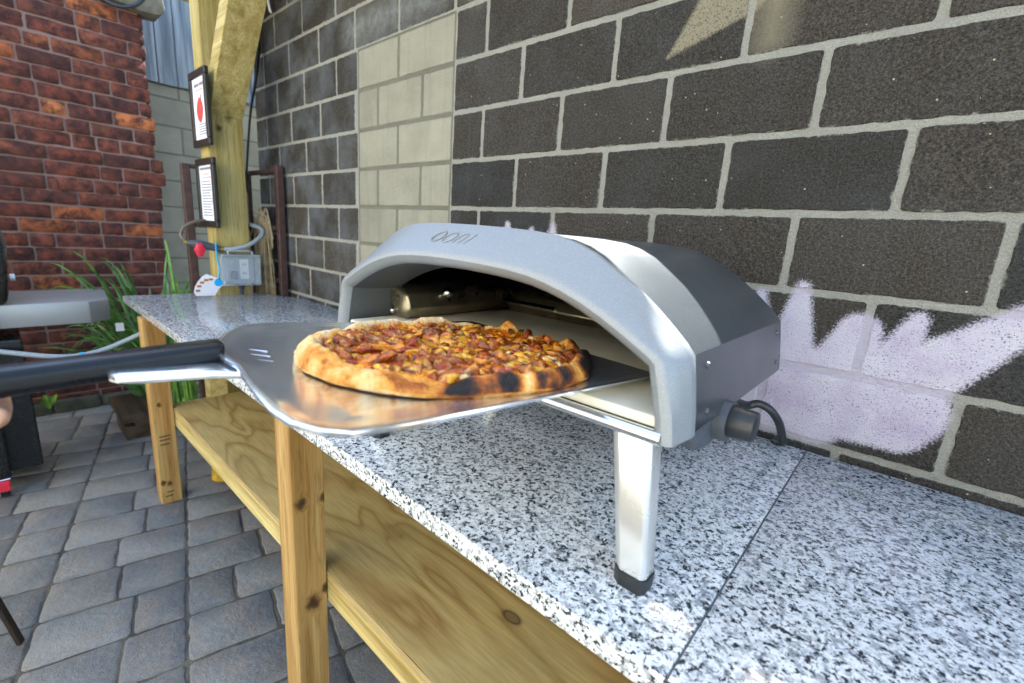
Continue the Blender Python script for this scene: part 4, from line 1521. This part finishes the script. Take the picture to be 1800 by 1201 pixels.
vs, fs = cyl_data((-1.7873, -.352, 1.006), (-1.780, -.352, 1.006), .021, .019, 22)
obj('blue_dot', vs, fs, simple('blue_seal', (.01, .34, .72), .35, 0, .1), tg, 40)
for q in range(5):
    a = R(8 + q * 21)
    c = (-.388 - .062 * math.cos(a), .955 + .068 * math.sin(a))
    w = .010
    box('print_block', (-1.7874, c[0] - w, c[1] - .006), (-1.7868, c[0] + w, c[1] + .006), simple('orange_print', (.42, .14, .02), .7), sheet_)

# black cable hanging behind the post
bc_ = tube('power_cable', [(-1.95, .000, 2.60), (-1.95, -.004, 2.47), (-1.95, -.018, 2.36), (-1.95, -.032, 2.27), (-1.95, -.045, 2.12), (-1.95, -.083, 1.93), (-1.95, -.112, 1.70), (-1.95, -.126, 1.55), (-1.95, -.128, 1.50)],
          [.006, .006, .010, .022, .008, .006, .006, .006, .010], simple('black_cable_sheath', (.012, .012, .014), .4), None, 10, 8)
tag(bc_, 'black power cable with a thick plug hanging beside the post', 'cable')
vs, fs = prism_data([(-1.805, 2.52), (-1.785, 2.52), (-1.765, 2.44), (-1.744, 2.400), (-1.765, 2.41), (-1.79, 2.47)], 'y', -.030, -.024)
tag(obj('plastic_strip', vs, fs, M_PAPER), 'small white pointed plastic strip hanging at the top of the block wall', 'strip')

# ------------------------------------------------------------------ rusty metal frame standing behind the counter
M_RUST = simple('rusty_brown_steel', (.060, .030, .026), .6, .2, .35, 30, .3, 120)
rf = thing('metal_gate_frame', 'rusty brown steel gate frame leaning behind the post', 'gate', (-2.0, -.1, 0))
def bar(name, p0, p1, r):
    vs, fs = box_data((-r, -r, 0), (r, r, (Vector(p1) - Vector(p0)).length), .003)
    q = (Vector(p1) - Vector(p0)).to_track_quat('Z', 'Y')
    vs = [q @ v + Vector(p0) for v in vs]
    return obj(name, vs, fs, M_RUST, rf)
# stands in front of the end of the block wall
GL, GM, GR = (-2.03, -.40), (-2.00, -.095), (-1.725, -.036)
bar('upright', (GL[0], GL[1], 0), (GL[0], GL[1], 1.62), .020)
bar('upright', (GM[0], GM[1], 0), (GM[0], GM[1], 1.62), .011)
bar('upright', (GR[0], GR[1], 0), (GR[0], GR[1], 1.650), .019)
for z in (1.610, 1.300, 1.000, .40):
    bar('cross_bar', (GL[0], GL[1] + .022, z), (GM[0], GM[1] - .014, z), .012)
    bar('cross_bar', (GM[0] + .014, GM[1] + .003, z), (GR[0] - .021, GR[1] - .004, z + .012), .012)

# ------------------------------------------------------------------ plants
def leaf_mat(name, c0, c1):
    t = NT(name)
    P = t.pos()
    c = t.ramp(t.noise(P, 22, 3), [(0.3, c0), (0.7, c1)])
    c = t.mix(1.0, c, t.ramp(t.rnd(), [(0, .6), (1, 1.3)]), 'MULTIPLY')
    return t.out(c, .45, 0, None, spec=.45)
M_LEAF = leaf_mat('grass_green', (.045, .12, .030), (.15, .30, .09))
M_LEAF2 = leaf_mat('bright_green', (.070, .19, .018), (.19, .38, .06))
M_STRAW = leaf_mat('dry_straw', (.18, .13, .07), (.34, .26, .15))
def blade_obj(name, base, tip, bend, w, mat, parent):
    base, tip = Vector(base), Vector(tip)
    midp = (base + tip) / 2 + Vector(bend)
    vs, fs = [], []
    n = 9
    for i in range(n + 1):
        t = i / n
        p = base * (1 - t) ** 2 + midp * 2 * t * (1 - t) + tip * t * t
        d = (base * (-2 * (1 - t)) + midp * (2 - 4 * t) + tip * 2 * t).normalized()
        s = d.cross(Vector((.93, -.3, .2)))
        if s.length < .05:
            s = Vector((0, 1, 0))
        s.normalize()
        nn = d.cross(s)
        ww = w * (math.sin(math.pi * min(.999, .12 + .88 * t)) ** .6) * (.5 if i == n else 1)
        vs += [p - s * ww, p + nn * ww * .35, p + s * ww]
    for i in range(n):
        a = i * 3
        fs += [[a, a + 1, a + 4, a + 3], [a + 1, a + 2, a + 5, a + 4]]
    return obj(name, vs, fs, mat, parent, 180)
def grass_clump(label, base, nb, hgt, spread, group, seed, mats, toward=(0, -1)):
    t = thing('ornamental_grass', label, 'grass plant', base, group)
    rr = random.Random(seed)
    for i in range(nb):
        a = rr.uniform(0, 6.28)
        r = spread * (.35 + .65 * rr.random())
        h = hgt * rr.uniform(.55, 1.1)
        b = Vector(base) + Vector((rr.uniform(-.05, .05), rr.uniform(-.05, .05), 0))
        tip = b + Vector((math.cos(a) * r * .7 + toward[0] * spread * .3, math.sin(a) * r + toward[1] * spread * .25, h * rr.uniform(.45, 1.0)))
        blade_obj('leaf', b, tip, (0, 0, h * rr.uniform(.35, .60)), rr.uniform(.004, .009), rr.choice(mats), t)
    return t
grass_clump('arching green grass clump against the brick wall beside the counter end', (-2.66, -.52, 0), 150, 1.10, .52, 'ornamental grasses', 4, [M_LEAF, M_LEAF, M_LEAF2], (0, -.5))
grass_clump('tall green grass clump behind the far left leg of the counter', (-2.38, -.46, 0), 40, .95, .30, 'ornamental grasses', 9, [M_LEAF, M_LEAF2], (-.3, -.3))
grass_clump('upright bright green blades in front of the rusty gate frame', (-2.26, -.40, 0), 12, 1.35, .12, 'ornamental grasses', 12, [M_LEAF2], (0, -.6))
wd = thing('small_weed', 'tiny bright green weed at the foot of the brick wall', 'weed', (-3.04, -1.02, .05))
for i in range(9):
    a = i * .7
    blade_obj('leaf', (-3.045, -1.02, .055), (-3.02 + .035 * math.cos(a), -1.02 + .045 * math.sin(a), .115 + .02 * (i % 3)), (0, 0, .02), .011, M_LEAF2, wd)
dry = thing('dried_grass', 'bundle of dry straw coloured grass hanging on the rusty gate frame', 'dry plant', (-1.87, -.09, .75))
rr = random.Random(3)
def gpos(u):
    return Vector((GM[0] + (GR[0] - GM[0]) * u, GM[1] + (GR[1] - GM[1]) * u - .022, 0))
for i in range(70):
    u0 = rr.uniform(.18, .72)
    u1 = u0 + rr.uniform(-.18, .18)
    z0, z1 = rr.uniform(1.12, 1.40), rr.uniform(.72, .97)
    p0, p2 = gpos(u0), gpos(u1)
    p1 = (p0 + p2) / 2 + Vector((rr.uniform(-.03, .03), rr.uniform(-.012, .004), 0))
    p0.z, p1.z, p2.z = z0, (z0 + z1) / 2 + .06, z1
    vs, fs = tube_data(catmull([p0, p1, p2], 5), rr.uniform(.0022, .0045), 5)
    obj('stem', vs, fs, M_STRAW, dry, 60)
for i in range(9):
    u0 = rr.uniform(.2, .6)
    p = [gpos(u0), gpos(u0 + .05), gpos(u0 + rr.uniform(.15, .30)), gpos(min(.95, u0 + rr.uniform(.3, .5)))]
    for v, zz in zip(p, (1.0, 1.27, 1.36 + rr.uniform(-.03, .06), 1.24 + rr.uniform(-.06, .04))):
        v.z = zz
    vs, fs = tube_data(catmull(p, 6), .0040, 5)
    obj('stem', vs, fs, M_STRAW, dry, 60)

# ------------------------------------------------------------------ wood offcuts on the paving
M_OLDWOOD = timber('old_brown_wood', 0, (.028, .016, .010), (.055, .034, .020), (.085, .055, .034), 3.0)
lo_ = thing('timber_offcuts', 'stepped brown timber block on the paving beside the far counter leg', 'wood block', (-2.45, -.66, 0))
vs, fs = box_data((-2.62, -.745, .0), (-2.33, -.585, .085), .006, 2)
obj('lower_timber', vs, fs, M_OLDWOOD, lo_, 40)
vs, fs = bevel_data(*prism_data([(-.760, .170), (-.560, .170), (-.560, .086), (-.700, .086), (-.700, .115), (-.760, .120)], 'x', -2.72, -2.30), .005, 2)
obj('upper_timber', vs, fs, M_OLDWOOD, lo_, 40)

# ------------------------------------------------------------------ barbecue grill at the left
M_GRILLBLACK = simple('black_enamel', (.008, .009, .010), .25, 0, .2, 40)
M_SHELFGREY = shell_paint('silver_grey_shelf', (.22, .235, .25), (.30, .315, .33), .36, metal=.3, bumpk=.05)
gr = thing('barbecue_grill', 'black gas barbecue with a grey side shelf in front of the brick wall', 'grill', (-2.2, -1.45, 0))
SZ = .880
pl = [(-2.62, -1.60), (-2.62, -.775), (-2.585, -.742), (-2.20, -.735), (-1.985, -.775), (-1.925, -.820), (-1.90, -.880), (-1.90, -1.60)]
SHELF_TOP = .90
vs, fs = bevel_data(*prism_data([(-2.54, -1.18), (-2.54, -.775), (-2.50, -.738), (-2.12, -.770), (-2.05, -.855), (-2.05, -1.18)], 'z', .785, .895), .006, 2)
obj('side_shelf', vs, fs, M_SHELFGREY, gr, 40)
vs, fs = bevel_data(*prism_data([(-1.66, .90), (-1.130, .90), (-1.120, .95), (-1.102, 1.16), (-1.110, 1.24), (-1.20, 1.34), (-1.66, 1.38)], 'x', -2.58, -2.02), .02, 3)
obj('hood', vs, fs, M_GRILLBLACK, gr, 40)
vs, fs = cyl_data((-2.06, -1.108, 1.02), (-2.06, -1.092, 1.02), .016, .016, 18)
obj('hood_hinge_cap', vs, fs, M_GREYMETAL, gr, 40)
box('firebox', (-2.58, -1.66, .74), (-2.03, -1.185, .897), M_GRILLBLACK, gr, .01, 2)
box('cabinet', (-2.52, -1.66, .10), (-2.02, -1.105, .735), M_GRILLBLACK, gr, .006, 2)
box('front_post', (-2.02, -1.262, .085), (-1.975, -1.215, .735), M_GRILLBLACK, gr, .008, 2)
def caster(x, y, red):
    p = []
    vs, fs = cyl_data((x, y - .016, .036), (x, y + .016, .036), .034, .034, 22)
    w = obj('caster_wheel', vs, fs, M_BLACKPLASTIC, gr, 40)
    if red:
        box('brake_tab', (x + .012, y - .03, .035), (x + .036, y + .020, .082), M_VALVERED, w, .003, 2)
        box('bracket', (x - .03, y - .024, .074), (x + .011, y + .024, .086), M_TRAY, w, .002)
    else:
        box('bracket', (x - .02, y - .022, .071), (x + .02, y + .022, .10), M_GRILLBLACK, w, .002)
caster(-1.985, -1.245, True)
caster(-2.50, -1.140, False)
tg2 = box('price_tag', (-2.21, -.745, .700), (-2.205, -.710, .745), M_PAPER)
tag(tg2, 'small white tag hanging in the shade below the grey grill shelf', 'tag')
gh2 = tube('grill_gas_hose', [(-1.99, -1.20, .700), (-1.93, -1.02, .660), (-1.93, -.92, .652), (-1.93, -.83, .670), (-1.90, -.74, .715), (-1.80, -.64, .79), (-1.72, -.55, .85)], .0115, M_HOSE, None, 10, 8)
tag(gh2, 'grey gas hose running from the barbecue towards the counter', 'hose')
zt_ = tube('tie', [(-1.93, -.926, .652), (-1.93, -.912, .652)], .0150, M_BLUE, gh2, 10, 0)

# ------------------------------------------------------------------ chair leg poking in at the lower left
M_BROWNMETAL = simple('dark_bronze_metal', (.040, .028, .020), .45, .5, .2, 40)
ch = thing('patio_chair', 'dark bronze chair whose leg tip shows at the lower left edge', 'chair', (-.86, -1.25, 0))
def flatbar(name, p0, p1, w, d):
    p0, p1 = Vector(p0), Vector(p1)
    vs, fs = box_data((-w, -d, 0), (w, d, (p1 - p0).length), .002)
    q = (p1 - p0).to_track_quat('Z', 'Y')
    return obj(name, [q @ v + p0 for v in vs], fs, M_BROWNMETAL, ch)
flatbar('leg', (-.848, -1.243, .003), (-.90, -1.325, .44), .011, .006)
flatbar('leg', (-.85, -1.76, .003), (-.90, -1.69, .44), .011, .006)
flatbar('leg', (-1.33, -1.50, .003), (-1.25, -1.48, .44), .011, .006)
box('seat', (-1.32, -1.72, .445), (-.86, -1.31, .465), M_BROWNMETAL, ch, .006, 2)
box('backrest', (-1.345, -1.70, .50), (-1.322, -1.33, .88), M_BROWNMETAL, ch, .006, 2)
for yy in (-1.66, -1.37):
    box('back_post', (-1.340, yy - .01, .40), (-1.3225, yy + .01, .499), M_BROWNMETAL, ch)
